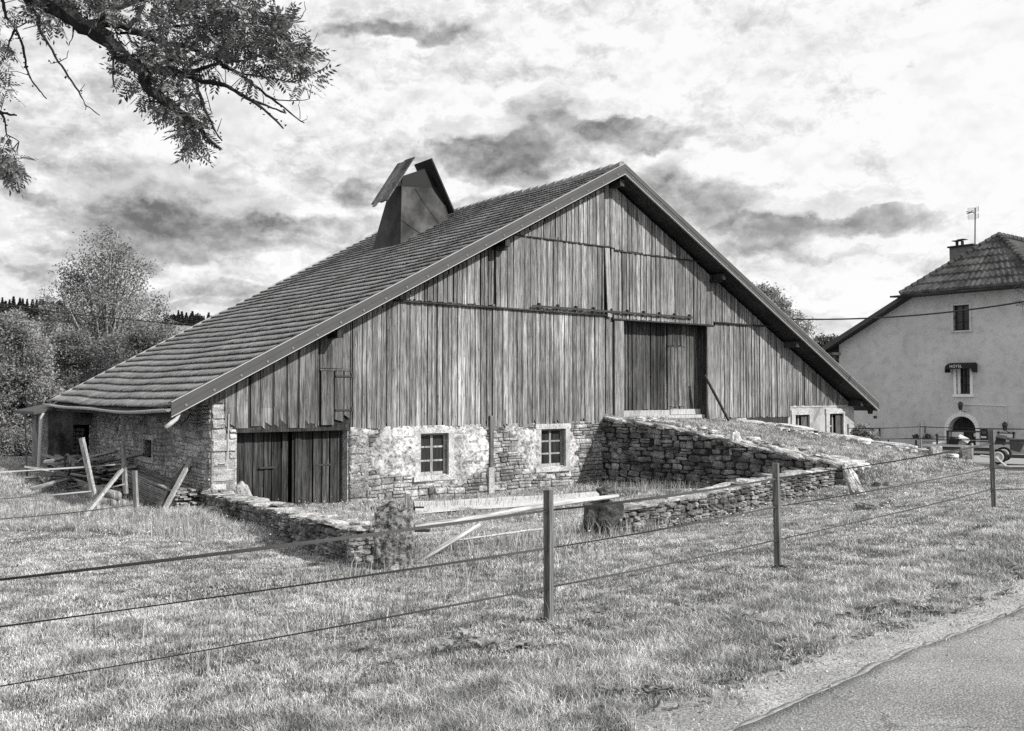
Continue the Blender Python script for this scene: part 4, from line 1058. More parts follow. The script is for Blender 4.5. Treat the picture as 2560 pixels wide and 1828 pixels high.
strip('road', [.0, .012, .1, .4, 1, 2, 3.2, 4.5, 6], [.0, .036, .04, .045, .05, .055, .05, .045, .03], M['asphalt'], lambda t, j: ro_(t, j) if j < 3 else 0)
M['edge'] = m_plain('worn_road_edge', .27, .6, 22, .9, bs=.5)
strip('road_edge_strip', [-.05, -.045, .0, .006], [.0, .027, .034, .0], M['edge'], lambda t, j: ro_(t, j)+.012+(ro2(t, j) if j < 2 else 0))
# stones scattered on the verge
rgp = MB()
EV = [i for i in range(len(E)) if 3.6 < E[i][1] < 14]
for i in range(3800):
    j = random.choice(EV); of = -.05-abs(random.gauss(0, .3)) if random.random() < .97 else random.uniform(0, .4)
    x, y = E[j]+Nn[j]*of+Dn[j]*random.uniform(-.06,.06); 
    if y < 3.5 or y > 16: continue
    s = random.uniform(.003, .011)*(1.6 if random.random() < .06 else 1); z = H(x, y)+.021+(.025 if of > 0 else 0)
    a = random.random()*3; ca, sa = math.cos(a)*s, math.sin(a)*s
    rgp.add([(x-ca,y-sa,z-.008),(x+sa,y-ca,z-.008),(x+ca,y+sa,z-.008),(x-sa,y+ca,z-.008),(x-ca*.5,y-sa*.5,z+s*.7),(x+sa*.5,y-ca*.4,z+s*.6),(x+ca*.5,y+sa*.5,z+s*.8),(x-sa*.4,y+ca*.5,z+s*.6)],
            [(4,5,6,7),(0,1,5,4),(1,2,6,5),(2,3,7,6),(3,0,4,7)])
tag(rgp.build('gravel', m_plain('gravel_stones', .34, .4, 30, .9, islv=.6), None), kind='stuff')
# pale apron in front of the stone facade, yard by the hotel, kerb strip
def patch(name, poly, dz, mat, n=14):
    """quad patch following the ground"""
    V = []; a, b, c, d_ = [Vector(p) for p in poly]
    for i in range(n+1):
        for j in range(n+1):
            u, v = i/n, j/n; p = (a*(1-u)+b*u)*(1-v)+(d_*(1-u)+c*u)*v
            V.append((p.x, p.y, H(p.x, p.y)+dz))
    ii = (np.arange(n)[:, None]*(n+1)+np.arange(n)[None, :]).ravel()
    return tag(arr_mesh(name, np.array(V), [np.stack([ii, ii+n+1, ii+n+2, ii+1], 1)], mat, smooth=True), kind='structure')
M['apron'] = m_plain('pale_limestone_apron', .6, .2, 3, .9)
ap = [G(1035,1258), G(1512,1232), G(1500,1250), G(1040,1292)]
patch('path', [(v.x, v.y) for v in ap], .05, M['apron'], 40)
M['yard'] = m_plain('yard_gravel', .3, .25, 12, .95)
yv = [(10.5,33),(40,24),(44,50),(9,52)]
patch('yard', yv, .03, M['yard'], 60)
gb = P(2500,1180,27); 
# hills
def hill(name, y0, x0, x1, hgt, mat, seed, dep=90, left_only=None):
    xs = np.linspace(x0, x1, 80); rows = []
    for j, (yy, k) in enumerate(((y0, 0), (y0+dep*.3, .45), (y0+dep*.6, .85), (y0+dep, 1), (y0+dep*1.6, .8))):
        z = np.array([hgt(x)*k*(1+.06*mnoise.noise(Vector((x*.02, j, seed)))) for x in xs])-.6; rows.append(np.column_stack([xs, np.full(80, yy), z]))
    V = np.concatenate(rows); i = (np.arange(4)[:, None]*80+np.arange(79)[None, :]).ravel()
    return tag(arr_mesh(name, V, [np.stack([i, i+1, i+81, i+80], 1)], mat, smooth=True), kind='structure')
k = N('far_meadow'); n1 = k.noise(.05, 6, .6); n2 = k.noise(.6, 6, .7); c = k.math('MULTIPLY', k.lin(n1, .3, .7, .12, .3), k.lin(n2, .3, .7, .7, 1.3)); M['meadow'] = k.finish(c, 1)
def hh_(x): return np.interp(x, [-300, -150, -120, -80, -30, 0, 80, 180], [26, 24.5, 24, 20.5, 13, 9, 12, 15])
hill('hills', 150, -300, 300, hh_, M['meadow'], 1, 110)
# ------------------------------------------------------------------ grass
k = N('grass_blades'); 
n1 = k.noise(.45, 5, .65); n2 = k.noise(3.2, 4, .6)
c = k.math('MULTIPLY', k.ramp(n1, .34, .62, .40, .56), k.ramp(n2, .34, .62, .6, 1.25))
c = k.math('MULTIPLY', c, k.lin(k.math('POWER', k.isl, 1.2), 0, 1, .38, 1.65)); M['grass'] = k.finish(c, .7, spec=.18, transl=.28)
def blades(x, y, z, h, w, lean, mat, name, bend=.5, kind='stuff'):
    n = len(x); a = rng.random(n)*2*np.pi; la = rng.random(n)*2*np.pi
    dx, dy = np.cos(a)*w/2, np.sin(a)*w/2; lx, ly = np.cos(la)*lean*h, np.sin(la)*lean*h
    V = np.zeros((n, 5, 3)); z0 = z-.01
    V[:,0] = np.stack([x-dx, y-dy, z0], 1); V[:,1] = np.stack([x+dx, y+dy, z0], 1)
    mx, my = x+lx*.35, y+ly*.35; mz = z+h*.55
    V[:,2] = np.stack([mx+dx*.75, my+dy*.75, mz], 1); V[:,3] = np.stack([mx-dx*.75, my-dy*.75, mz], 1)
    V[:,4] = np.stack([x+lx*(1+bend*.3), y+ly*(1+bend*.3), z+h*(1-lean*.45*bend)], 1)
    b = np.arange(n)*5
    return tag(arr_mesh(name, V.reshape(-1, 3), [np.stack([b, b+1, b+2, b+3], 1), np.stack([b+3, b+2, b+4], 1)], mat), kind=kind)
def fnoise(x, y, s, seed=0):
    return (np.sin(x*s+seed)*np.cos(y*s*1.13+seed*2)+.6*np.sin(x*s*2.3+y*s*1.7+seed*3)+.4*np.sin(x*s*4.7-y*s*3.9+seed))/2
TiN = np.array(Ti)
def inB(x, y):
    s = TiN[0,0]*x+TiN[0,1]*y+TiN[0,3]; l = TiN[1,0]*x+TiN[1,1]*y+TiN[1,3]; return s, WY-l      # s, metres out of the facade
def segd(x, y, pts):
    dmin = np.full(len(x), 1e9)
    for a, b in zip(pts, pts[1:]):
        ax, ay = a; bx, by = b; L2 = (bx-ax)**2+(by-ay)**2; t = np.clip(((x-ax)*(bx-ax)+(y-ay)*(by-ay))/L2, 0, 1)
        dmin = np.minimum(dmin, np.hypot(x-ax-t*(bx-ax), y-ay-t*(by-ay)))
    return dmin
def sample(n, y0, y1, power=1.6):
    u = rng.random(n*2); e = 2-power; Y = (u*(y1**e-y0**e)+y0**e)**(1/e); X = (rng.random(n*2)*2-1)*(Y*.62+1.2)
    return X, Y
X, Y = sample(950000, 3.2, 34)
Xo, Yo = sample(150000, 2.0, 34); Xo = np.sign(Xo)*(Yo*.62+1.2+rng.random(len(Yo))**1.2*(3+.3*Yo)); nin = len(X); X = np.concatenate([X, Xo]); Y = np.concatenate([Y, Yo])
wk = np.where(np.arange(len(X)) < nin, 1., 2.2)
def keepmask(X, Y):
    s, q = inB(X, Y); k = ~((s > cL-.05) & (s < cR) & (q < .02) & (q > -14))
    k &= segd(X, Y, lp) > .26; k &= segd(X, Y, rp) > .24; k &= segd(X, Y, rl) > .26; k &= segd(X, Y, rr) > .3
    # road side of the edge
    j = np.clip(np.searchsorted(E[:, 0]+E[:, 1], X+Y), 1, len(E)-1)
    side = (X-E[j, 0])*Nn[j, 0]+(Y-E[j, 1])*Nn[j, 1]
    ve = -.30+.2*fnoise(X, Y, 3.1, 5)+.12*fnoise(X, Y, 9.1, 8)
    prob = np.where(side < ve-.15, 1, np.where(side < -.03, .34*np.exp(-((side-ve)/.2)**2)*(fnoise(X, Y, 7.3, 2) > -.1)+.02, 0)); k &= rng.random(len(X)) < prob
    k &= ~((X > 10.5) & (Y > 27+.0*X))
    return k, s, q, side
kk_, s_, q_, side = keepmask(X, Y)
on = (s_ > R0-.1) & (s_ < R1+.1) & (q_ > 0) & (q_ < RL+1.2)
Zg = Hn(X, Y); Zr = rampsurf(s_, q_, Zg); Zg = np.where(on, np.maximum(Zg, Zr), Zg)
base = .026+.010*fnoise(X, Y, .9, 1)+.02*fnoise(X, Y, 3.3, 2)
side_h = np.exp(-((side+1.1)/.7)**2)*.035                     # lusher strip along the verge
court = ((s_ > -12) & (s_ < .2) & (q_ > 0.2) & (q_ < 9.5) & (segd(X, Y, [(-6,19.3),(-1.75,11.5)]) > 0) )
inc = (X*0+1).astype(bool)
# court side test: right of the left wall line and left of the right wall line
def leftof(x, y, a, b): return (b[0]-a[0])*(y-a[1])-(b[1]-a[1])*(x-a[0]) > 0
court = (~leftof(X, Y, lp[-1], lp[0])) & leftof(X, Y, rp[0], rp[-1]) & (~leftof(X, Y, (1.35,14.1), (-1.75,11.5))) & (q_ > .1)
h = base+side_h+np.where(court, .04+.04*fnoise(X, Y, 2, 7), 0)+np.where(on, .015, 0)
h += np.exp(-(segd(X, Y, [(-8.2,17.3),(-5.2,17.2)])/.55)**2)*.16
h += np.exp(-(segd(X, Y, [(-5.6,16.6),(-3.6,14.6)])/.4)**2)*.16
h += np.exp(-(segd(X, Y, rp)/.45)**2)*.03+np.exp(-(segd(X, Y, rr)/.5)**2)*.05
h += np.where((X < -5.5) & (Y > 15) & (Y < 30), .09, 0)
h += .022*np.maximum(fnoise(X, Y, 6.7, 3), 0)*(1+(Y < 14))
h = np.maximum(h, .018)*rng.uniform(.5, 1.35, len(X))
bare = (fnoise(X, Y, 1.4, 4) > .62) & (rng.random(len(X)) < .6) & (Y < 16)
path_ = np.exp(-(segd(X, Y, [(-3.2,9.3),(-.6,10.2),(1.5,12.6)])/.55)**2) > rng.random(len(X))*1.4
h *= 1-.75*np.exp(-(segd(X, Y, [(-8.5,18.2),(-6.9,18.6)])/.9)**2)
apr = (segd(X, Y, [((ap[0].x+ap[3].x)/2, (ap[0].y+ap[3].y)/2), ((ap[1].x+ap[2].x)/2, (ap[1].y+ap[2].y)/2)]) < 1.0) & (rng.random(len(X)) < .93)
kk_ &= ~bare & ~(path_ & (rng.random(len(X)) < .7)) & ~apr
h = np.where(path_, h*.45, h)
X, Y, Zg, h, wk = X[kk_], Y[kk_], Zg[kk_], h[kk_], wk[kk_]
print('blades', len(X))
blades(X, Y, Zg, h, wk*(.002+.0005*Y*rng.uniform(.7, 1.3, len(X))), rng.uniform(.15, 1.1, len(X)), M['grass'], 'grass')
# tall dry stalks
k = N('dry_stalks'); c = k.lin(k.isl, 0, 1, .22, .55); M['stalk'] = k.finish(c, .7, transl=.2)
def tall(name, segs, n, spread, hm, hM, wid=.006):
    xs, ys = [], []
    for (a, b) in segs:
        t = rng.random(n); xs.append(a[0]+(b[0]-a[0])*t+rng.normal(0, spread, n)); ys.append(a[1]+(b[1]-a[1])*t+rng.normal(0, spread, n))
    x, y = np.concatenate(xs), np.concatenate(ys); s, q = inB(x, y); k2 = (segd(x, y, lp) > .27) & (segd(x, y, rp) > .25) & ~((q < .02) & (q > -13) & (s > cL-.05))
    x, y = x[k2], y[k2]; z = Hn(x, y); hh = rng.uniform(hm, hM, len(x))
    return blades(x, y, z, hh, wid*rng.uniform(.7, 1.4, len(x)), rng.uniform(.05, .45, len(x)), M['stalk'], name)
tall('tall_grass', [((-7.6,16.6),(-5.4,16.6)), ((-5.9,16.2),(-4.9,14.8)), ((1.1,13.8),(2.2,14.9)), ((-3.5,19.5),(1.5,22.5)), ((-10,18.5),(-8,17)), ((-1.2,12),(1.2,14.2)), ((2,24),(4.2,23)), ((5,24),(8,22)), ((-1,17),(3,19)), ((3.6,27.9),(1.4,26.2))], 420, .35, .14, .36, .011)
tall('tall_grass', [((-12,22),(-8,20)), ((-5.2,16.2),(-4.6,15.2)), ((-4,18),(0,16)), ((-2,9),(1,11)), ((-3,7),(0,8.5))], 350, .6, .1, .3, .008)
# flat broad leaves of roadside weeds
k = N('broad_leaves'); c = k.lin(k.isl, 0, 1, .12, .36); M['leafweed'] = k.finish(c, .55, spec=.3, transl=.2)
def weeds(name, cents):
    V = []; Q = []; b = 0
    for (x, y, n, L) in cents:
        z = H(x, y)
        if y < 6.5: L *= .6
        for i in range(n):
            a = random.random()*6.28; l = L*random.uniform(.5, 1.15); w = l*random.uniform(.22, .36); el = random.uniform(.2, 1.15)
            d_ = Vector((math.cos(a), math.sin(a), 0)); sd = Vector((-d_.y, d_.x, 0)); o = Vector((x+random.gauss(0,L*.25), y+random.gauss(0,L*.25), z))
            p = [o, o+d_*l*.5*math.cos(el)+Vector((0,0,l*.5*math.sin(el))), o+d_*l*.95*math.cos(el*.6)+Vector((0,0,l*.6*math.sin(el)))]
            m1 = p[0].lerp(p[1], .6)
            V += [tuple(p[0]), tuple(m1+sd*w*.42+Vector((0,0,.008))), tuple(m1-sd*w*.42+Vector((0,0,.008))), tuple(p[1]+sd*w*.5), tuple(p[1]-sd*w*.5), tuple(p[1]-Vector((0,0,.006))), tuple(p[2])]
            Q += [(b, b+5, b+3, b+1), (b, b+2, b+4, b+5), (b+3, b+5, b+6, b+6), (b+5, b+4, b+6, b+6)]; b += 7
    Fq = [q if q[2] != q[3] else q[:3] for q in Q]
    me = bpy.data.meshes.new(name); me.from_pydata(V, [], Fq); me.update(); me.materials.append(M['leafweed'])
    o = bpy.data.objects.new(name, me); C.objects.link(o); return tag(o, kind='stuff')
ws = []
for i in range(900):
    j = random.choice(EV); of = -.3-abs(random.gauss(0, .7)); x, y = E[j]+Nn[j]*of+Dn[j]*random.uniform(-.06,.06)
    if 4 < y < 17: ws.append((x, y, random.randint(6, 12), random.uniform(.05, .13)))
for px, py, c_, L in ((1180,1630,16,.15),(990,1650,12,.14),(1300,1600,10,.14),(1700,1640,14,.16),(1900,1560,14,.15),(2160,1275,14,.2),(2180,1268,14,.22),(1940,1420,12,.12),(1372,1560,10,.1),(1700,1750,16,.2),(1780,1700,14,.18),(2020,1640,12,.16),(880,1660,10,.14),(1450,1550,14,.12),(2250,1270,10,.15),(1560,1700,12,.18),(2300,1520,12,.14)):
    v = G(px, py); 
    for _ in range(3): ws.append((v.x+random.gauss(0,.12), v.y+random.gauss(0,.15), c_, L))
for i in range(2600):
    y = 4.5+14*random.random()**1.4; x = random.uniform(-.6, .6)*y+random.uniform(-1, 1); ws.append((x, y, random.randint(4, 8), random.uniform(.025, .065)))
for i in range(60): ws.append((random.gauss(-4.4,.5), random.gauss(20.6,.3), 9, random.uniform(.06,.13)))
ws = [q for q in ws if segd(np.array([q[0]]), np.array([q[1]]), rp)[0] > .3 and segd(np.array([q[0]]), np.array([q[1]]), lp)[0] > .3]
def roadside(x, y):
    j = min(max(int(np.searchsorted(E[:, 0]+E[:, 1], x+y)), 1), len(E)-1); return (x-E[j,0])*Nn[j,0]+(y-E[j,1])*Nn[j,1]
ws = [q for q in ws if roadside(q[0], q[1]) < -.26]
weeds('weeds', ws)
# small white flowers in the court and left meadow
V = []; Fq = []
for i in range(420):
    if random.random() < .7: x, y = random.uniform(-5, 6), random.uniform(13, 22)
    else: x, y = random.uniform(-11, -4), random.uniform(11, 19)
    if not (-5 < x < 6 and y > 12) and x > -4: continue
    z = H(x, y)+random.uniform(.1, .28); s = random.uniform(.005, .012); b = len(V)
    V += [(x-s,y-s,z),(x+s,y-s,z+.004),(x+s,y+s,z+s),(x-s,y+s,z+s)]; Fq.append((b,b+1,b+2,b+3))
me = bpy.data.meshes.new('wildflowers'); me.from_pydata(V, [], Fq); me.materials.append(m_plain('white_petals', .75, .1)); o = bpy.data.objects.new('wildflowers', me); C.objects.link(o); tag(o, kind='stuff')
# ------------------------------------------------------------------ trees
def m_leaf(name, lo, hi, tr=.25):
    k = N(name); n1 = k.noise(.35, 4, .6)
    c = k.math('MULTIPLY', k.lin(k.isl, 0, 1, lo, hi), k.ramp(n1, .35, .65, .75, 1.25)); return k.finish(c, .6, spec=.25, transl=tr)
M['leaf_mid'] = m_leaf('mid_leaves', .12, .30); M['leaf_pale'] = m_leaf('pale_leaves', .18, .40); M['leaf_dark'] = m_leaf('dark_leaves', .04, .16)
M['needle'] = m_leaf('needles', .03, .09, 0); M['leaf_ash'] = m_leaf('ash_leaves', .05, .3, .25); M['bark'] = m_plain('bark', .028, .5, 18, .9, bs=.8, scale=(1,1,.3)); M['bark_pale'] = m_plain('pale_bark', .3, .4, 10, .9, scale=(1,1,.3))
M['bark_far'] = m_plain('dark_bark', .03, .4, 10, .9)
def quads(cen, size, asp=.5, droop=0, shape='kite'):
    n = len(cen); v = rng.normal(size=(n, 3)); v[:, 2] = v[:, 2]*.7-droop; v /= np.linalg.norm(v, axis=1)[:, None]
    w = rng.normal(size=(n, 3)); w = np.cross(v, w); w /= np.linalg.norm(w, axis=1)[:, None]
    s = size*rng.uniform(.6, 1.3, n)[:, None]; V = np.zeros((n, 4, 3))
    V[:,0] = cen-v*s*.5; V[:,1] = cen+w*s*asp*.5-v*s*.05; V[:,2] = cen+v*s*.5; V[:,3] = cen-w*s*asp*.5-v*s*.05
    b = np.arange(n)*4; return V.reshape(-1, 3), np.stack([b, b+1, b+2, b+3], 1)
def crown_points(blobs, ncl, per, rcl, shell=.55):
    vol = np.array([b[3]*b[4]*b[5] for b in blobs])**.8; vol /= vol.sum(); idx = rng.choice(len(blobs), ncl, p=vol); bl = np.array(blobs)[idx]
    d = rng.normal(size=(ncl, 3)); d /= np.linalg.norm(d, axis=1)[:, None]; r = rng.random(ncl)**shell
    lump = 1+.18*np.sin(d[:,0]*5+idx)*np.cos(d[:,2]*6+idx*2)
    cc = bl[:, :3]+d*bl[:, 3:6]*(r*lump)[:, None]
    p = np.repeat(cc, per, 0)+rng.normal(size=(ncl*per, 3))*rcl*np.array([1, 1, .75]); return p, cc
def tree(name, x, y, z, blobs, label, cat='tree', group=None, ncl=300, per=22, rcl=.22, leaf=.12, mat='leaf_mid', tr=.12, th=None, bark='bark_far', droop=.2, limbs=14, asp=.5, shell=.5):
    e = empty(name, (x, y, z), 0, label, cat, group)
    B_ = [(x+b[0], y+b[1], z+b[2], b[3], b[4], b[5]) for b in blobs]
    dn_ = name != 'birch_tree'
    if dn_:
        S_ = []
        for b in B_:
            for _ in range(9):
                d_ = rng.normal(size=3); d_ /= np.linalg.norm(d_); q_ = .55+.4*rng.random(); f_ = .3+.18*rng.random(); S_.append((b[0]+d_[0]*b[3]*q_, b[1]+d_[1]*b[4]*q_, b[2]+d_[2]*b[5]*q_, b[3]*f_, b[4]*f_, b[5]*f_))
        B_ = S_+B_[:1]
    p, cc = crown_points(B_, int(ncl*.62) if dn_ else ncl, int(per*2.3) if dn_ else per, rcl*(.8 if dn_ else .8), shell); leaf *= .85 if dn_ else .88; V, Q = quads(p, leaf, asp, droop)
    arr_mesh('crown', V, [Q], M[mat], e)
    top = max(b[2]+b[5] for b in B_); m = MB(); hgt = top-z
    tp = [Vector((x+.04*hgt*math.sin(i*1.3)*i/6, y, z-.2+(top-z)*.96*i/6)) for i in range(7)]
    m.tube(tp, [tr*(1-i/6.6) for i in range(7)], 8)
    for i in range(limbs):
        t = random.uniform(.2, .85); a = tp[int(t*6)].lerp(tp[min(int(t*6)+1, 6)], (t*6) % 1); c = Vector(cc[random.randrange(len(cc))])
        if c.z < a.z: c.z = a.z+.2
        mid_ = a.lerp(c, .5)+Vector((0, 0, -.05*hgt*random.random())); r = tr*(1-t)*.55+.008
        m.tube([a, mid_, c], [r, r*.6, r*.2], 5)
    m.build('trunk', M[bark], e, smooth=True); return e
def at(px, py, Y): v = P(px, py, Y); return v.x, v.z
def blob(px, py, Y, rw, rh, base, dy=0, rd=None):
    """pixel centre and pixel radii at distance Y -> blob relative to the base"""
    v = P(px, py, Y+dy); k = (Y+dy)/FOC; return (v.x-base[0], v.y-base[1], v.z-base[2], rw*k, (rd or rw)*k, rh*k)
# big birch
Y0 = 46; bx = P(270, 900, Y0).x; bz = H(bx, Y0); b0 = (bx, Y0, bz)
bl = [blob(*q[:2], Y0, *q[2:], b0) for q in ((268,585,22,40),(262,640,52,55),(232,610,20,45),(300,620,30,40),(215,690,62,60),(300,680,60,55),(180,720,45,50),(345,690,32,55),(260,760,95,55),(180,790,40,55),(340,770,40,60),(160,668,18,22),(260,830,80,50),(355,850,40,60),(215,840,60,60))]
tree('birch_tree', bx, Y0, bz, bl, 'tall sparse birch rising behind the bushes left of the barn', ncl=640, per=24, rcl=.3, leaf=.15, mat='leaf_mid', tr=.16, bark='bark_pale', droop=.5, limbs=150, shell=.42)
def simple(px, Y, blobs, name, label, **kw):
    x = P(px, 900, Y).x; z = H(x, Y) if Y < 60 else -.5; b = (x, Y, z); tree(name, x, Y, z, [blob(*q[:2], Y, *q[2:], b) for q in blobs], label, **kw)
simple(118, 50, ((122,735,16,24),(118,765,24,30),(135,790,25,30),(112,820,30,30)), 'birch_tree', 'small slender birch top showing left of the tall birch', ncl=110, per=16, rcl=.24, leaf=.15, tr=.07, droop=.4, shell=.45)
simple(402, 44, ((402,738,12,22),(400,770,22,30),(395,815,32,40),(425,850,30,50),(405,900,40,50)), 'birch_tree', 'small pointed birch between the tall birch and the barn roof', ncl=190, per=18, rcl=.24, leaf=.14, tr=.07, droop=.4, shell=.45)
simple(60, 33, ((20,830,40,50),(60,870,70,70),(20,950,70,80),(80,980,80,90),(30,1060,80,70),(110,900,40,60),(90,1070,60,60)), 'round_tree', 'pale leafy tree filling the left edge of the view', mat='leaf_pale', ncl=1300, per=26, rcl=.2, leaf=.115, tr=.14, shell=.33, droop=.3)
simple(190, 40, ((170,900,60,70),(230,930,80,90),(300,920,70,90),(180,1010,70,80),(260,1020,80,70)), 'round_tree', 'mid grey bushy tree under the tall birch', mat='leaf_mid', ncl=1200, per=24, rcl=.24, leaf=.13, tr=.14, shell=.35)
simple(380, 38, ((370,880,50,60),(420,900,50,60),(350,950,60,60),(300,990,60,60),(450,860,30,40),(400,960,60,60)), 'round_tree', 'darker bushy tree close behind the low end of the barn roof', mat='leaf_mid', ncl=1000, per=24, rcl=.22, leaf=.13, tr=.12, shell=.35)
simple(150, 36, ((140,1050,60,60),(180,1040,50,60),(100,1090,50,40)), 'dark_shrub', 'dark shrub behind the lean-to shed', cat='shrub', mat='leaf_dark', ncl=420, per=24, rcl=.2, leaf=.12, tr=.05, shell=.4, limbs=6)
for i, (px, py) in enumerate(((15,1105),(55,1110),(95,1112),(-40,1100))):
    simple(px, 31+i*.5, ((px,py,32,26),(px+10,py+8,30,20)), 'low_shrub', 'low tangled shrub at the foot of the trees on the left', cat='shrub', group='low shrubs at the foot of the trees', mat='leaf_mid', ncl=110, per=22, rcl=.16, leaf=.1, tr=.03, limbs=4, shell=.45)
# right background trees
simple(1950, 62, ((1880,760,40,40),(1925,765,40,40),(1960,790,45,50),(1990,820,40,40),(1900,830,60,60),(1965,870,60,60),(2010,850,25,40)), 'broadleaf_tree', 'pale broadleaf tree showing behind the right slope of the barn roof', mat='leaf_pale', ncl=700, per=24, rcl=.3, leaf=.22, tr=.2, shell=.33, droop=-.4)
simple(2075, 75, ((2050,880,35,35),(2085,872,35,32),(2110,885,30,30),(2030,900,30,40)), 'dark_tree', 'small dark tree between the barn roof and the hotel roof', mat='leaf_dark', ncl=420, per=22, rcl=.3, leaf=.24, tr=.15, shell=.35)
simple(2150, 31.5, ((2152,1085,13,24),(2165,1100,16,18),(2148,1110,14,20)), 'leafy_shrub', 'pale leafy shrub at the right corner of the barn', cat='shrub', mat='leaf_pale', ncl=110, per=20, rcl=.13, leaf=.12, tr=.03, limbs=5, shell=.4)
# conifers on the hill : one spruce, copied
def make_spruce():
    e = empty('spruce_tree', (0, 0, 0), 0); m = MB(); m.tube([(0,0,-.5),(0,0,5),(0,0,9.7)], [.18,.1,.02], 6); m.build('trunk', M['bark_far'], e)
    cs = []
    for i in range(1500):
        t = rng.random()*.99+.02; r = max(1-t, .03)*1.9*(.75+.25*math.sin(t*60)); a = rng.random()*6.28; rr_ = r*rng.random()**.4; cs.append((rr_*math.cos(a), rr_*math.sin(a), .7+t*9.2-rr_*.25))
    V, Q = quads(np.array(cs), .5, .5, .3); arr_mesh('crown', V, [Q], M['needle'], e); return e
proto = make_spruce(); first = True
def hillz(x, Y): 
    k = np.interp(Y, [150, 183, 216, 260], [0, .45, .85, 1]); return float(hh_(x)*k-.8)
for px, py, Y, lab in [(p, t, 215, 'a') for p, t in ((-14,748),(6,744),(24,748),(34,743),(50,742),(57,744),(68,747),(92,749),(101,746),(113,756),(123,762),(140,765),(150,756),(165,768),(176,762))]+[(p, t, 235, 'b') for p, t in ((436,786),(446,775),(455,782),(466,783),(474,788),(481,782),(490,788),(500,790),(510,794),(425,792),(522,782),(531,788),(415,790))]+[(random.uniform(-15,175), random.uniform(750,768), 224+random.random()*8, 'a') for _ in range(40)]+[(random.uniform(410,545), random.uniform(785,796), 242+random.random()*8, 'b') for _ in range(34)]:
    t = P(px, py+random.uniform(-4, 4), Y); o = proto if first else copy_tree(proto); first = False
    z0 = min(hillz(t.x, Y), t.z-5); hgt = t.z-z0; o.location = (t.x, Y, z0); s = hgt/9.8; o.scale = (w_ := random.uniform(.8, 1.25), w_, s); o.rotation_euler = (0, 0, random.random()*6)
    tag(o, 'dark spruce in the row on the skyline at the far left' if lab == 'a' else 'dark spruce on the skyline just above the low end of the barn roof', 'spruce', 'spruces on the left skyline' if lab == 'a' else 'spruces above the low barn roof end')
# undergrowth slope under the skyline
for i in range(26):
    px = random.uniform(-60, 520); Y = random.uniform(95, 140); x = P(px, 900, Y).x; zt = P(px, random.uniform(835, 880), Y).z; r = random.uniform(2.2, 4)
    tree('hedgerow_tree', x, Y, -.6, [(0, 0, zt+.6-r*.8, r, r, r*.9), (r*.7, 1, zt+.6-r*1.6, r, r, r)], 'distant rounded tree on the slope behind the bushes', group='distant hedgerow trees', ncl=90, per=16, rcl=.5, leaf=.6, mat='leaf_mid', tr=.2, limbs=3, shell=.4)
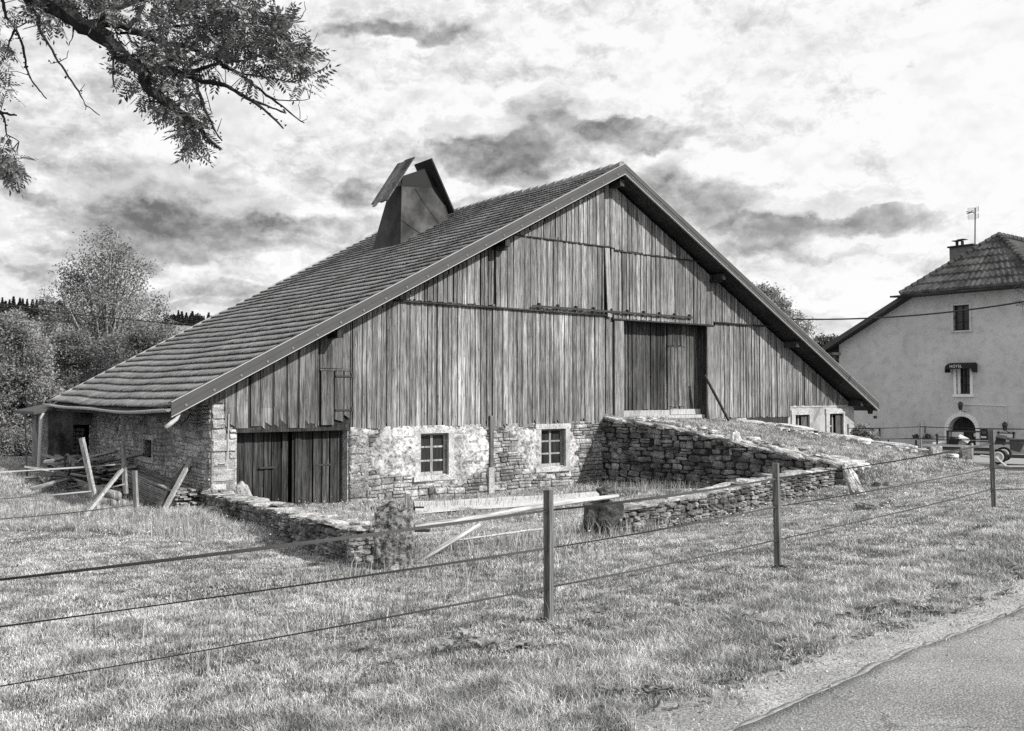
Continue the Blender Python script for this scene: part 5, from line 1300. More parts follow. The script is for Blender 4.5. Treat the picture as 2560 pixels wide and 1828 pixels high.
# ------------------------------------------------------------------ overhanging ash
ash = empty('ash_tree', (-11.2, 15, H(-11.2, 15)), 0, 'mossy ash bough with feathery leaves hanging into the upper left of the sky', 'tree')
ZS = 1/2.528; YA = 14.5
def ap_(x, y, dd=0): return P(x*ZS, y*ZS, YA+dd)
br = [  # zoom-space polylines, start radius, end radius, depth offset start/end
 ([(-900,-900),(-300,-420),(100,-140),(290,-5),(400,62),(520,160),(640,220),(720,300),(800,370),(900,440),(930,560),(1010,605),(1100,680),(1220,760),(1290,850),(1360,915),(1392,950)], .22, .012, 0, -.6),
 ([(520,150),(640,150),(760,165),(900,215),(1000,265),(1180,290),(1350,370),(1450,430),(1560,500),(1680,600),(1790,670),(1850,730),(1925,778)], .06, .008, 0, .8),
 ([(880,430),(1040,452),(1170,470),(1280,515),(1400,530),(1480,570),(1600,640),(1700,720),(1790,812)], .065, .012, 0, -.8),
 ([(1600,640),(1720,680),(1808,716)], .022, .01, -.5, -.8), ([(1680,605),(1760,635),(1860,640),(1955,625)], .014, .005, .5, .3),
 ([(1170,470),(1300,425),(1420,395),(1550,380),(1700,330),(1800,262)], .04, .008, -.1, .4), ([(1400,420),(1550,470),(1700,490),(1850,520),(1960,480),(2050,430),(2085,383)], .02, .005, .2, .6),
 ([(1235,505),(1260,600),(1310,720),(1350,810),(1403,888)], .03, .012, -.3, -.8), ([(0,-60),(20,20),(40,110),(100,180),(150,300),(165,420),(200,510),(250,570),(295,625)], .03, .008, .2, .2),
 ([(100,180),(60,260),(50,320),(85,342)], .018, .008, .2, .2), ([(100,-140),(160,0),(240,100),(250,190),(310,280),(370,390),(430,480),(500,580),(540,660),(630,730)], .032, .006, 0, -.5),
 ([(0,700),(30,750),(40,850),(120,895)], .022, .007, .3, .3), ([(-120,640),(0,705),(60,725),(105,730)], .03, .012, .3, .3), ([(720,330),(715,440),(720,540),(738,583)], .016, .007, 0, 0), ([(470,160),(460,230),(435,290)], .014, .006, 0, 0),
 ([(800,172),(870,110),(910,0),(960,-120)], .04, .03, .2, .3), ([(760,205),(900,210),(1000,185),(1150,165),(1300,140),(1450,130),(1600,150),(1740,160),(1830,140),(1900,120),(1932,60),(1925,10)], .025, .004, .2, .9),
 ([(620,160),(700,60),(850,20),(1000,-40)], .04, .03, 0, .4), ([(1290,520),(1330,700),(1345,720)], .008, .004, -.3, -.3), ([(1370,830),(1400,750)], .007, .004, -.8, -.8),
 ([(740,240),(790,290),(830,260)], .014, .006, 0, 0), ([(370,390),(420,370),(435,320)], .008, .004, -.3, -.3), ([(370,390),(320,400),(308,380)], .007, .004, -.3, -.3), ([(500,580),(535,535)], .006, .004, -.4, -.4),
 ([(540,660),(540,695)], .008, .005, -.5, -.5), ([(1970,480),(1978,430),(1975,400)], .006, .004, .5, .5), ([(1725,600),(1740,570),(1760,575)], .005, .003, .5, .5), ([(1895,750),(1890,660),(1898,620)], .006, .003, .7, .7),
 ([(1905,765),(1940,755),(1938,730)], .006, .003, .7, .7), ([(1665,660),(1660,560)], .006, .003, .3, .3), ([(1270,820),(1300,900),(1318,985)], .007, .003, -.6, -.6), ([(1800,110),(1805,45)], .007, .003, .8, .8),
 ([(1300,200),(1230,270),(1190,320),(1000,420)], .018, .03, .6, .2), ([(1550,380),(1650,240),(1730,120)], .014, .005, .4, .8), ([(930,560),(945,640),(1100,650)], .02, .01, 0, 0)]
m = MB(); spine = []
for pts, r0, r1, d0, d1 in br:
    n = len(pts); out = []; rr_ = []
    for i in range(n-1):
        for t in (0, .33, .66): 
            q = i+t; x = pts[i][0]+(pts[i+1][0]-pts[i][0])*t; y = pts[i][1]+(pts[i+1][1]-pts[i][1])*t; kf = q/(n-1)
            out.append(ap_(x+random.uniform(-4,4), y+random.uniform(-4,4), d0+(d1-d0)*kf)); rr_.append((r0+(r1-r0)*kf**.8)*random.uniform(.85, 1.2))
    out.append(ap_(*pts[-1], d1)); rr_.append(r1); m.tube(out, rr_, 7, wob=.18); spine += [(v, r) for v, r in zip(out, rr_)]
for v, r in spine:                                          # lichen lumps and stubs
    if r > .012 and random.random() < .8:
        for _ in range(2 if r < .05 else 9):
            d_ = Vector((random.gauss(0,1), random.gauss(0,1), random.gauss(0,1))).normalized(); a = v+d_*r*.8+Vector((random.gauss(0,.03), 0, random.gauss(0,.03)))
            m.tube([a, a+d_*random.uniform(.01,.035)], [random.uniform(.008,.018)*(1+r*8), .004], 5)
limb = m.build('bough', M['bark'], ash)
m = MB(); tx, ty, tz = ash.location; q = ap_(-900, -900, 0)
m.tube([(tx,ty,tz-.3),(tx-.05,ty,tz+1.5),(tx+.05,ty-.05,tz+3.5),(tx+.1,ty-.1,tz+5),tuple(q),(q.x-.3,ty+.3,q.z+2.2)], [.42,.34,.3,.28,.2,.1], 12, wob=.06); m.build('trunk', M['bark'], ash, smooth=True)
zones = [(950,60,280,90,26),(1250,50,160,70,30),(1130,160,260,90,34),(1480,80,150,90,26),(1620,60,60,60,8),(1400,190,160,80,22),(1720,170,110,90,26),(1640,260,130,90,22),(1850,330,110,90,20),(1880,430,80,70,14),(1950,530,60,35,8),(1350,300,200,90,26),
 (1560,330,130,80,20),(1760,420,120,70,16),(1000,330,170,90,26),(850,400,90,80,12),(820,520,70,60,9),(1050,450,150,80,26),(1120,530,60,60,8),(950,630,80,60,14),(1080,650,80,60,14),(1160,640,50,40,6),(1120,740,70,50,10),(1190,800,70,60,14),(1240,720,60,40,7),(1210,880,50,60,10),(1250,960,35,30,5),(1290,780,30,40,4),
 (1400,440,90,50,9),(1640,490,80,35,6),(600,50,110,50,10),(480,30,60,30,5),(740,50,110,60,12),(720,140,80,50,8),(240,120,60,60,9),(310,150,50,50,6),(330,60,50,50,5),(200,40,40,40,4),(20,120,40,90,7),(10,270,30,60,5),(20,370,40,50,5),(40,570,50,40,6),(0,480,30,60,4),(45,1075,75,55,20),(10,990,45,45,8),(85,1030,40,45,7),(780,-60,500,60,20),(1300,-60,300,60,16)]
V = []; Fq = []; tw = MB()
def pinnate(o, d, L):
    d = d.normalized(); sd = d.cross(Vector((0, 0, 1)))
    sd = (sd if sd.length > .1 else Vector((1,0,0))).normalized(); up = sd.cross(d); roll = random.uniform(-.9, .9); sd = (sd*math.cos(roll)+up*math.sin(roll)).normalized()
    npair = random.choice((4, 5, 5)); items = [(1.0, 0)]+[(.25+.7*i/npair, s) for i in range(npair) for s in (-1, 1)]
    for t, s in items:
        c = o+d*L*t+Vector((0, 0, -.1*L*t*t)); l = L*.36*(1-.3*abs(t-.6)); dr = (d*(.55 if s else 1)+sd*s*.85+Vector((0,0,-.22))).normalized(); w = dr.cross(d if s else sd).normalized()
        w = (w.cross(dr)).normalized()*l*.17; b = len(V); V.extend([tuple(c), tuple(c+dr*l*.5+w), tuple(c+dr*l), tuple(c+dr*l*.5-w)]); Fq.append((b, b+1, b+2, b+3))
spn = [v for v, r in spine if r < .07]
for zx, zy, rx, ry, n in zones:
    for i in range(max(2, int(n*.68))):
        a = random.random()*6.28; r = random.random()**.5; x, y = zx+rx*r*math.cos(a), zy-16+ry*.9*r*math.sin(a); c = ap_(x, y, random.uniform(-.9, .9))
        near = min(spn, key=lambda q: (q-c).length_squared); 
        if (near-c).length < .55: mid_ = near.lerp(c, .5)+Vector((0,0,.04)); tw.tube([near, mid_, c], [.007,.005,.003], 4, cap=False)
        dirb = (c-near); 
        for k_ in range(random.choice((3, 4, 5))):
            dd = (dirb.normalized()*.5 if dirb.length > .05 else Vector((0,0,0)))+Vector((random.gauss(0,.8), random.gauss(0,.8), random.gauss(-.15,.6))); pinnate(c+Vector((random.gauss(0,.03), random.gauss(0,.03), random.gauss(0,.03))), dd, random.uniform(.22, .36))
tw.build('twigs', M['bark'], ash)
me = bpy.data.meshes.new('crown'); me.from_pydata(V, [], Fq); me.update(); me.materials.append(M['leaf_ash']); o = bpy.data.objects.new('crown', me); C.objects.link(o); o.parent = ash; o.location = -ash.location
# bare twigs reaching in at the right edge, from a tree outside the frame
e = empty('bare_tree', (15.5, 24.5, H(15.5, 24.5)), 0, 'fine bare twigs reaching in at the right edge before the hotel wall', 'tree')
m = MB(); m.tube([(15.5,24.5,-.4),(15.55,24.5,2.5),(15.7,24.5,5.5)], [.14,.1,.03], 8); m.build('trunk', M['bark'], e)
m = MB()
for i in range(12):
    a = P(2640, random.uniform(720, 790), 24.5); b = P(random.uniform(2522, 2560), random.uniform(700, 770), 24.5+random.uniform(-.4,.4)); md = a.lerp(b, .5)+Vector((0,0,random.uniform(-.2,.1)))
    m.tube([Vector((15.6,24.5,random.uniform(3.6,4.6))), a, md, b], [.02,.012,.008,.004], 4)
    for j in range(3): t = b.lerp(md, random.random()); m.tube([t, t+Vector((random.uniform(-.25,.05), 0, random.uniform(-.25,.2)))], [.005,.003], 3)
m.build('twigs', M['bark'], e)
# ------------------------------------------------------------------ hotel
ho_ = P(2405, 985, 42); THo = frame(ho_.x, ho_.y, TH-math.pi/2)
def FO(px, py, yo=0): return inplane(THo, px, py, yo)
GH = -.85
hotel = empty('hotel', (ho_.x, ho_.y, GH), TH-math.pi/2, 'rendered hotel building with half-hipped tiled roof, arched door and awning', 'hotel')
def O(): return MB(THo)
k = N('hotel_render'); n1 = k.noise(.5, 6, .6); n2 = k.noise(30, 4, .7); n3 = k.noise(2.5, 5, .7)
c = k.math('MULTIPLY', k.lin(n1, .3, .7, .47, .62), k.lin(n2, .3, .7, .86, 1.12)); c = k.math('MULTIPLY', c, k.ramp(n3, .35, .55, .88, 1.05)); M['hrender'] = k.finish(c, .92, n2, .4, .01)
x0 = FO(2098, 900).x; zs = FO(2103, 862).z; pe = FO(2290, 738); xr = FO(2497, 590, 2.2).x
sl = (pe.z-zs)/(pe.x-x0); xR = 2*xr-x0; xe2 = 2*xr-pe.x
print('hotel', x0, zs, pe, xr, sl)
def ow(px0, px1, py0, py1): a = FO(px0, (py0+py1)/2); b = FO(px1, (py0+py1)/2); return a.x, b.x, FO((px0+px1)/2, py1).z, FO((px0+px1)/2, py0).z
U = ow(2384, 2424, 763, 826); A = ow(2391, 2426, 918, 985)
arc = (FO(2371,1075).x, FO(2440,1075).x); acx = (arc[0]+arc[1])/2; ar = (arc[1]-arc[0])/2; azt = FO(2405, 1041).z; azc = azt-ar
# wall with openings : columns of boxes
mb = O(); cols = sorted([(U[0],U[1],[(U[2],U[3]),]), ])
def wallcol(a, b, ops):
    z = GH-.4; zt_ = lambda x: min(zs+sl*(x-x0), pe.z) if x < xr else min(zs+sl*(xR-x), pe.z)
    for c_, d_ in sorted(ops): mb.box(a, b, 0, .4, z, c_); z = d_
    mb.hexa([(a,0,z),(b,0,z),(b,.4,z),(a,.4,z),(a,0,zt_(a)),(b,0,zt_(b)),(b,.4,zt_(b)),(a,.4,zt_(a))])
cuts = sorted({x0, pe.x, U[0], U[1], A[0], A[1], arc[0], arc[1], xe2, xR})
for a, b in zip(cuts, cuts[1:]):
    m_ = (a+b)/2; ops = []
    if U[0] < m_ < U[1]: ops.append((U[2], U[3]))
    if A[0] < m_ < A[1]: ops.append((A[2], A[3]))
    if arc[0] < m_ < arc[1]: ops.append((GH-.3, azt+.02))
    wallcol(a, b, ops)
n = 14                                                       # spandrels of the arch
for i in range(n):
    a0, a1 = math.pi*i/n, math.pi*(i+1)/n; xa, xb = acx+ar*math.cos(a0), acx+ar*math.cos(a1); za_, zb_ = azc+ar*math.sin(a0), azc+ar*math.sin(a1)
    mb.hexa([(xb,0,zb_),(xa,0,za_),(xa,.4,za_),(xb,.4,zb_),(xb,0,azt+.02),(xa,0,azt+.02),(xa,.4,azt+.02),(xb,.4,azt+.02)])
mb.box(x0, x0+.4, .4, 13, GH-.4, zs); mb.box(xR-.4, xR, .4, 13, GH-.4, zs); mb.box(x0+.4, xR-.4, 12.6, 13, GH-.4, zs)
mb.build('wall', M['hrender'], hotel)
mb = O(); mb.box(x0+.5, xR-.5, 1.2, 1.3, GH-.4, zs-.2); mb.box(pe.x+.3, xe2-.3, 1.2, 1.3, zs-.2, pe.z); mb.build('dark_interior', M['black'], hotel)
zr = P(2497, 588, 43.5).z; ya = (zr-pe.z)/sl*0+2.4
ya = 2.2; zr = FO(2497, 590, ya).z; slr = (zr-pe.z-.15)/(xr-pe.x+.0)
print('ridge', zr, 'slr', slr)
rf = O(); ov = .55; yb_ = -.5; zl = zs-.35*sl-.02; xl_ = x0-.75; zlow = pe.z+.15-sl*(pe.x-xl_)
th_ = .2
for sg in (-1, 1):
    X_ = lambda x: x if sg < 0 else 2*xr-x
    q = [(X_(xl_),yb_,zlow),(X_(pe.x),yb_,pe.z+.15),(xr,ya,zr),(xr,13.3,zr),(X_(xl_),13.3,zlow)]
    vs = q+[(a,b,c-th_) for a, b, c in q]; rf.add(vs, [(0,1,2,3,4),(9,8,7,6,5)]+[(i, i+5, (i+1) % 5+5, (i+1) % 5) for i in range(5)])
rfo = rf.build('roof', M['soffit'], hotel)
# tiled surfaces : courses with a rolled profile
def tile_poly(name, P0, P1, apex0, apex1, n, wave, amp, step, par, mat, T):
    """eave P0->P1, top apex0->apex1"""
    P0, P1, A0_, A1_ = map(Vector, (P0, P1, apex0, apex1)); m = MB(T)
    for c in range(n):
        v0, v1 = c/n, (c+1)/n+.004; rows = []
        for v_, up in ((v0, -.02), (v0, step), (v1, .01)):
            a = P0.lerp(A0_, v_); b = P1.lerp(A1_, v_); L = (b-a).length; full = (P1-P0).length; k = max(int(full/wave*4), 4); row = []
            for i in range(k+1):
                p = a.lerp(b, i/k); ab = (p-P0).dot((P1-P0).normalized()); w = amp*abs(math.sin(math.pi*ab/wave)) if up > 0 else 0
                row.append((p.x, p.y, p.z+up+w))
            rows.append(row)
        base = len(m.v); kk = len(rows[0]); m.v += rows[0]+rows[1]+rows[2]
        for r in (0, 1):
            for i in range(kk-1): m.f.append((base+r*kk+i, base+r*kk+i+1, base+(r+1)*kk+i+1, base+(r+1)*kk+i))
    return m.build(name, mat, par)
k = N('old_ribbed_tiles'); n1 = k.noise(1.5, 6, .65); n2 = k.noise(18, 5, .7); c = k.math('MULTIPLY', k.ramp(n1, .35, .65, .045, .12), k.lin(n2, .3, .7, .6, 1.5)); M['htiles'] = k.finish(c, .9, n2, .4, .01, spec=.1)
ex0 = (pe.x-.35, yb_-.25, pe.z+.02); ex1 = (2*xr-pe.x+.35, yb_-.25, pe.z+.02)
tile_poly('hip_tiles', ex0, ex1, (xr, ya, zr+.03), (xr+.01, ya, zr+.03), 7, .24, .05, .07, rfo, M['htiles'], THo)
tile_poly('slope_tiles', (xl_, 13.3, zlow+.02), (xl_, yb_, zlow+.02), (xr, 13.3, zr+.02), (xr, ya-(.0), zr+.02), 14, .24, .04, .06, rfo, M['htiles'], THo) if False else None
m = MB(THo); m.hexa([(xl_,yb_,zlow+.01),(pe.x,yb_,pe.z+.16),(pe.x,13.3,pe.z+.16),(xl_,13.3,zlow+.01),(xl_,yb_,zlow+.06),(pe.x,yb_,pe.z+.21),(pe.x,13.3,pe.z+.21),(xl_,13.3,zlow+.06)]); m.build('slope_tiles', M['htiles'], rfo)
m = MB(THo)
for q0, q1 in ((Vector(ex0), Vector((xr, ya, zr+.03))), (Vector(ex1), Vector((xr, ya, zr+.03)))):
    nn = 16
    for i in range(nn): a = q0.lerp(q1, i/nn); b = q0.lerp(q1, (i+1.12)/nn); m.tube([a+Vector((0,0,.04)), b+Vector((0,0,.04))], [.13,.09], 8)
for i in range(26): m.tube([(xr, ya+i*.4, zr+.06), (xr, ya+i*.4+.45, zr+.05)], [.13,.1], 8)
m.build('ridge_tile', M['htiles'], rfo)
m = MB(THo); m.hexa([(ex0[0]-.5,yb_-.28,pe.z-.1),(ex1[0]+.5,yb_-.28,pe.z-.1),(ex1[0],.1,pe.z-.1),(ex0[0],.1,pe.z-.1),(ex0[0]-.5,yb_-.28,pe.z-.02),(ex1[0]+.5,yb_-.28,pe.z-.02),(ex1[0],.1,pe.z+.02),(ex0[0],.1,pe.z+.02)]); m.build('gutter', M['soffit'], rfo)
m = MB(THo); m.hexa([(xl_,yb_-.03,zlow-.18),(pe.x,yb_-.03,pe.z+.0),(pe.x,yb_,pe.z+.0),(xl_,yb_,zlow-.18),(xl_,yb_-.03,zlow+.08),(pe.x,yb_-.03,pe.z+.2),(pe.x,yb_,pe.z+.2),(xl_,yb_,zlow+.08)]); m.build('barge_board', M['zinc'], rfo)
# chimney stack and pots
ca = FO(2374, 660, 4.0); cb = FO(2432, 640, 4.0); ct = FO(2400, 617, 4.0).z
m = O(); m.box(ca.x, cb.x, 4.0, 5.0, 3.5, ct); ch = m.build('chimney', m_plain('chimney_render', .16, .3, 5), rfo)
m = O(); m.box(ca.x-.07, cb.x+.07, 3.9, 5.1, ct, ct+.07); m.build('cap_slab', M['soffit'], ch)
m = O()
for dx in (.18, .45):
    x = ca.x+dx; m.tube([(x,4.4,ct+.07),(x,4.4,ct+.33)], .07, 10); m.box(x-.17, x+.17, 4.2, 4.6, ct+.35+(.03 if dx > .3 else 0), ct+.38+(.03 if dx > .3 else 0))
m.build('chimney_pot', M['iron'], ch)
# antenna
ab_ = FO(2437, 625, 4.6); at_ = FO(2438, 520, 4.6)
m = O(); m.tube([(ab_.x,4.6,ct-.4),(at_.x,4.6,at_.z)], .028, 6); mc = Vector((at_.x,4.6,FO(2438,534,4.6).z)); w = .26
for sx__ in (-1, 1):
    for i in range(6): 
        for sgn in (-1, 1): z = mc.z+sgn*(.05+i*.045); m.tube([(mc.x,4.55,z),(mc.x+sx__*w,4.4,z)], .006, 4)
    for sgn in (-1, 1): m.tube([(mc.x+sx__*w,4.4,mc.z+sgn*.04),(mc.x+sx__*w,4.4,mc.z+sgn*.29)], .009, 4)
    for i in range(4): m.tube([(mc.x,4.2-i*.05,mc.z),(mc.x+sx__*.16,4.15-i*.05,mc.z+(.05 if i % 2 else -.05))], .014, 4)
m.tube([(mc.x,4.6,mc.z),(mc.x,3.9,mc.z)], .014, 5)
o = m.build('tv_antenna', M['iron'], None); tag(o, 'television antenna on a tall mast above the hotel chimney', 'antenna')
# windows
M['htrim'] = m_plain('pale_stone_trim', .8, .12, 6, .9)
M['whitepaint'] = m_plain('white_paint', .7, .08, 8, .6)
window(*U, 2, 3, THo, hotel, yo=0, deep=.15, sur=.1, sill_h=.08, fr=.04, matf='soffit', surround='hrender')
wo = window(*A, 2, 3, THo, hotel, yo=0, deep=.18, sur=.11, sill_h=.13, fr=.05, matf='soffit', surround='htrim')
m = O(); m.box(A[0]+.02, A[0]+.14, .05, .12, A[2], A[3]); m.build('shutter', M['htrim'], wo)
# awning
aL = FO(2362, 918, -.45).x; aR_ = FO(2431, 918, -.45).x; z1 = FO(2400, 907, 0).z; z0 = FO(2400, 921, -.45).z
M['awning'] = m_plain('dark_awning_cloth', .02, .3, 8, .7)
m = O(); prof = [(0, z1), (-.18, z1-.01), (-.34, z1-.07), (-.46, z0+.09), (-.48, z0-.02)]
sh = (z1-FO(2367, 932, -.3).z)
pf = []
for x, k_ in ((aL+.08, 0), (aR_-.08, 0)): pf.append([(x, y, z) for y, z in prof])
vs = pf[0]+pf[1]; m.add(vs, [(i, i+1, i+6, i+5) for i in range(4)])
for xo, xi in ((aL, aL+.08), (aR_, aR_-.08)):
    vs = [(xi, y, z) for y, z in prof]+[(xo, y*.98, min(z-.03, z1-.06)) for y, z in prof]+[(xo, y*.98, z1-sh-.0) for y, z in prof]
    m.add(vs, [(i, i+1, i+6, i+5) for i in range(4)]+[(i+5, i+6, i+11, i+10) for i in range(4)]+[(4, 9, 14)])
m.box(aL+.08, aR_-.08, -.49, -.478, z0-.02, z0+.17)
aw = m.build('awning', M['awning'], hotel)
def text(s, T, x, y, z, size, mat, par, name='lettering', rx=math.pi/2):
    cu = bpy.data.curves.new(name, 'FONT'); cu.body = s; cu.size = size; cu.extrude = .004; cu.align_x = 'CENTER'; cu.align_y = 'CENTER'; cu.space_character = 1.05; cu.materials.append(mat)
    o = bpy.data.objects.new(name, cu); C.objects.link(o)
    W = T @ Matrix.Translation((x, y, z)) @ Matrix.Rotation(rx, 4, 'X')
    me = bpy.data.meshes.new_from_object(o); me.name = name; bpy.data.objects.remove(o); me.materials.clear(); me.materials.append(mat); o = bpy.data.objects.new(name, me); C.objects.link(o)
    o.parent = par; o.matrix_local = pmat(par).inverted() @ W; return o
text('HOTEL', THo, (aL+aR_)/2-.1, -.5, z0+.085, .17, M['whitepaint'], aw)
# arched door
m = O(); n = 18
for i in range(n):
    a0, a1 = math.pi*i/n, math.pi*(i+.93)/n; r0_, r1_ = ar, ar+.17*(1.0 if i not in (8, 9) else 1.25)
    v = []
    for y in (-.035, .12):
        for r, a in ((r0_,a0),(r1_,a0),(r1_,a1),(r0_,a1)): v.append((acx+r*math.cos(a), y, azc+r*math.sin(a)))
    m.add(v, [(0,1,2,3),(7,6,5,4),(0,4,5,1),(1,5,6,2),(2,6,7,3),(3,7,4,0)])
for a, b in ((arc[0]-.17, arc[0]), (arc[1], arc[1]+.17)):
    z = GH-.05
    while z < azc-.02: h_ = min(.36, azc-z); m.box(a, b, -.035-(.004 if random.random() < .5 else 0), .12, z+.005, z+h_-.008); z += h_
arch = m.build('door_arch', M['htrim'], hotel)
m = O(); m.box(arc[0], arc[1], .3, .34, azc-.12, azc+.0); m.box(arc[0], acx-.0, .3, .36, GH, azc-.12); m.box(acx, arc[1], .32, .36, GH, azc-.12)
dd = m.build('door', M['beam'], arch)
m = O(); m.box(arc[0]+.02, arc[1]-.02, .38, .385, azc, azt); m.build('fanlight', M['glass'], dd)
pa = ow(2372, 2402, 1080, 1112); m = O(); m.box(pa[0]+.03, pa[1], .22, .26, pa[2], pa[3]); m.build('white_panel', M['whitepaint'], dd)
pa = ow(2428, 2438, 1084, 1092); m = O(); m.box(pa[0], pa[1], .22, .25, pa[2], pa[3]); m.build('notice', M['whitepaint'], dd)
# lanterns with their conduit
def lantern(px, py, label):
    v = FO(px, py, -.25); e = empty('wall_lantern', tuple(THo @ v), TH-math.pi/2, label, 'lantern')
    m = MB(THo @ Matrix.Translation(v)); m.tube([(0,0,.14),(0,0,.22),(0,0,.25)], [.13,.05,.01], 6); m.tube([(0,0,-.13),(0,0,-.1)], [.05,.07], 6)
    for i in range(6): a = i*math.pi/3; m.tube([(.07*math.cos(a),.07*math.sin(a),-.1),(.115*math.cos(a),.115*math.sin(a),.14)], .008, 4)
    m.tube([(.1,.25,-.2),(.12,.1,-.22),(.05,.02,-.14)], .014, 5); m.build('cage', M['iron'], e)
    m = MB(THo @ Matrix.Translation(v)); m.tube([(0,0,-.1),(0,0,.13)], [.06,.1], 6); m.build('glass', M['glass'], e); return e
lantern(2401, 1018, 'black wall lantern above the arched hotel door'); lantern(2512, 1069, 'black wall lantern at the lower end of the white pipe')
m = O(); a = FO(2408,1011,-.03); b = FO(2515,1015,-.03); c_ = FO(2515,1062,-.03); m.tube([(a.x,-.03,a.z),(b.x,-.03,b.z+.0),(b.x,-.03,c_.z)], .022, 6)
tag(m.build('wall_pipe', M['whitepaint'], None), 'thin white pipe running between the two hotel lanterns', 'pipe')
# boards
def board(px0, px1, py0, py1, name, label, cat, frm, face):
    q = ow(px0, px1, py0, py1); e = empty(name, tuple(THo @ Vector(((q[0]+q[1])/2, 0, q[2]))), TH-math.pi/2, label, cat)
    m = O(); m.box(q[0], q[1], -.07, -.005, q[2], q[3]); m.build('frame', M[frm], e)
    m = O(); m.box(q[0]+.04, q[1]-.04, -.082, -.07, q[2]+.04, q[3]-.04); m.build('panel', M[face], e); return e, q
M['greyboard'] = m_plain('grey_board', .35, .1, 5)
e, q = board(2174, 2201, 1070, 1103, 'notice_board', 'notice board with white sheets on the hotel wall near its left corner', 'notice board', 'iron', 'greyboard')
m = O(); cx_ = (q[0]+q[1])/2; m.box(cx_+.03, q[1]-.05, -.09, -.083, (q[2]+q[3])/2, q[3]-.05); m.box(q[0]+.05, q[1]-.06, -.09, -.083, q[2]+.1, (q[2]+q[3])/2-.05); m.build('paper_sheet', M['whitepaint'], e)
m = O(); m.box(q[0]+.05, cx_+.0, -.089, -.083, (q[2]+q[3])/2, q[3]-.05); m.build('dark_sheet', M['awning'], e)
e, q = board(2453, 2470, 1073, 1098, 'hotel_sign', 'dark sign with a white letter right of the arched door', 'sign', 'iron', 'awning')
text('H', THo, (q[0]+q[1])/2+.02, -.09, q[3]-.14, .18, M['whitepaint'], e); m = O(); m.box(q[0]+.03, q[1]-.03, -.092, -.083, q[2]+.05, q[2]+.13); m.build('white_strip', M['whitepaint'], e)
e, q = board(2498, 2536, 1082, 1096, 'menu_board', 'pale framed board on the wall under the right lantern', 'notice board', 'iron', 'whitepaint')
m = O()
for a in (q[0], q[1]): m.disc((a, -.07, q[3]), (0,1,0), .05, .06, 8)
m.build('corner_knob', M['iron'], e)
q = ow(2184, 2192, 1040, 1046); m = O(); m.box(q[0], q[1], -.02, .0+.003, q[2], q[3]); m.build('vent_grille', M['iron'], hotel)
# hanging basket behind the fence post
v = FO(2301, 1092, -.3); e = empty('hanging_basket', tuple(THo @ v), 0, 'dark hanging flower basket on a bracket on the hotel wall', 'flower basket')
w = THo @ v; p, _ = crown_points([(w.x-.15,w.y,w.z,.2,.2,.14),(w.x+.25,w.y-.1,w.z,.16,.2,.13)], 30, 14, .05); V_, Q_ = quads(p, .09); arr_mesh('foliage', V_, [Q_], M['leaf_dark'], e)
m = O(); bq = FO(2313, 1066, 0); m.tube([(bq.x,-.02,bq.z),(bq.x,-.02,bq.z-.3)], .02, 5); m.tube([(bq.x,-.02,bq.z-.02),(v.x,-.3,bq.z-.04),(v.x,-.3,v.z)], .012, 5); m.build('bracket', M['iron'], e)
# low rail posts in front of the hotel
rl_ = empty('low_railing', tuple(THo @ Vector((-3, -2, GH))), TH-math.pi/2, 'low metal railing in the yard before the hotel', 'railing')
for px in (2221, 2290): q = FO(px, 1100, -2.0); m = O(); m.box(q.x-.03, q.x+.03, -2.03, -1.97, GH-.2, q.z); m.build('post', M['iron'], rl_)
a = FO(2150, 1098, -2); b = FO(2480, 1103, -2); m = O(); m.beam((a.x,-2,a.z),(b.x,-2,b.z), .03, .04); m.build('handrail', M['zinc_pale'], rl_)
# eaves bracket by the left corner of the hotel
m = O(); m.box(x0-.5, x0+.1, -.3, .3, zs-.5, zs-.38); m.box(x0-.35, x0-.2, -.2, 0, zs-1.0, zs-.5); m.build('eaves_bracket', M['stone_dark'], rfo)
m = O(); m.tube([(xl_+.1,-.4,zlow-.2),(x0-.35,-.2,zs-.9),(x0-.1,-.1,zs-1.1),(x0-.1,-.1,GH)], .06, 8); m.build('downpipe', M['iron'], hotel)
# ------------------------------------------------------------------ farm trailer in the yard
YT = 33.5; TT = frame(P(2420,1100,YT).x, YT, TH-math.pi/2+.34)
def FT(px, py, yo=0): return inplane(TT, px, py, yo)
g0 = H(P(2420,1100,YT).x, YT); tro = empty('farm_trailer', tuple(TT @ Vector((0, 0, g0))), TH-math.pi/2+.34, 'low farm trailer with spoked wheel and end rails parked before the hotel', 'trailer')
def Tb(): return MB(TT)
L_ = FT(2318, 1115); R_ = FT(2475, 1115); bz_ = FT(2400, 1122).z
m = Tb(); m.box(L_.x, R_.x, 0, .07, bz_-.06, bz_+.02); m.box(L_.x+.1, R_.x, 1.4, 1.47, bz_-.06, bz_+.02); m.box(L_.x, R_.x+2, .03, .1, bz_-.22, bz_-.15)
for i in range(7): x = L_.x+.1+(R_.x-L_.x-.2)*i/6; m.box(x-.03, x+.03, .07, 1.4, bz_-.05, bz_+.01)
m.build('chassis', M['zinc'], tro)
m = Tb()
for i in range(5): m.box(L_.x+.15, R_.x-.1, .1+i*.26, .33+i*.26, bz_+.02, bz_+.045)
m.build('deck', M['board_dark'], tro)
m = Tb(); m.box(L_.x-.15, R_.x, -.06, -.02, bz_+.06, bz_+.14); m.box(L_.x+.3, R_.x+.1, -.05, -.03, bz_-.12, bz_-.08); m.build('side_rail', M['zinc_pale'], tro)
hx0 = FT(2368, 1078).x; hx1 = FT(2473, 1083).x; hz = FT(2400, 1077).z
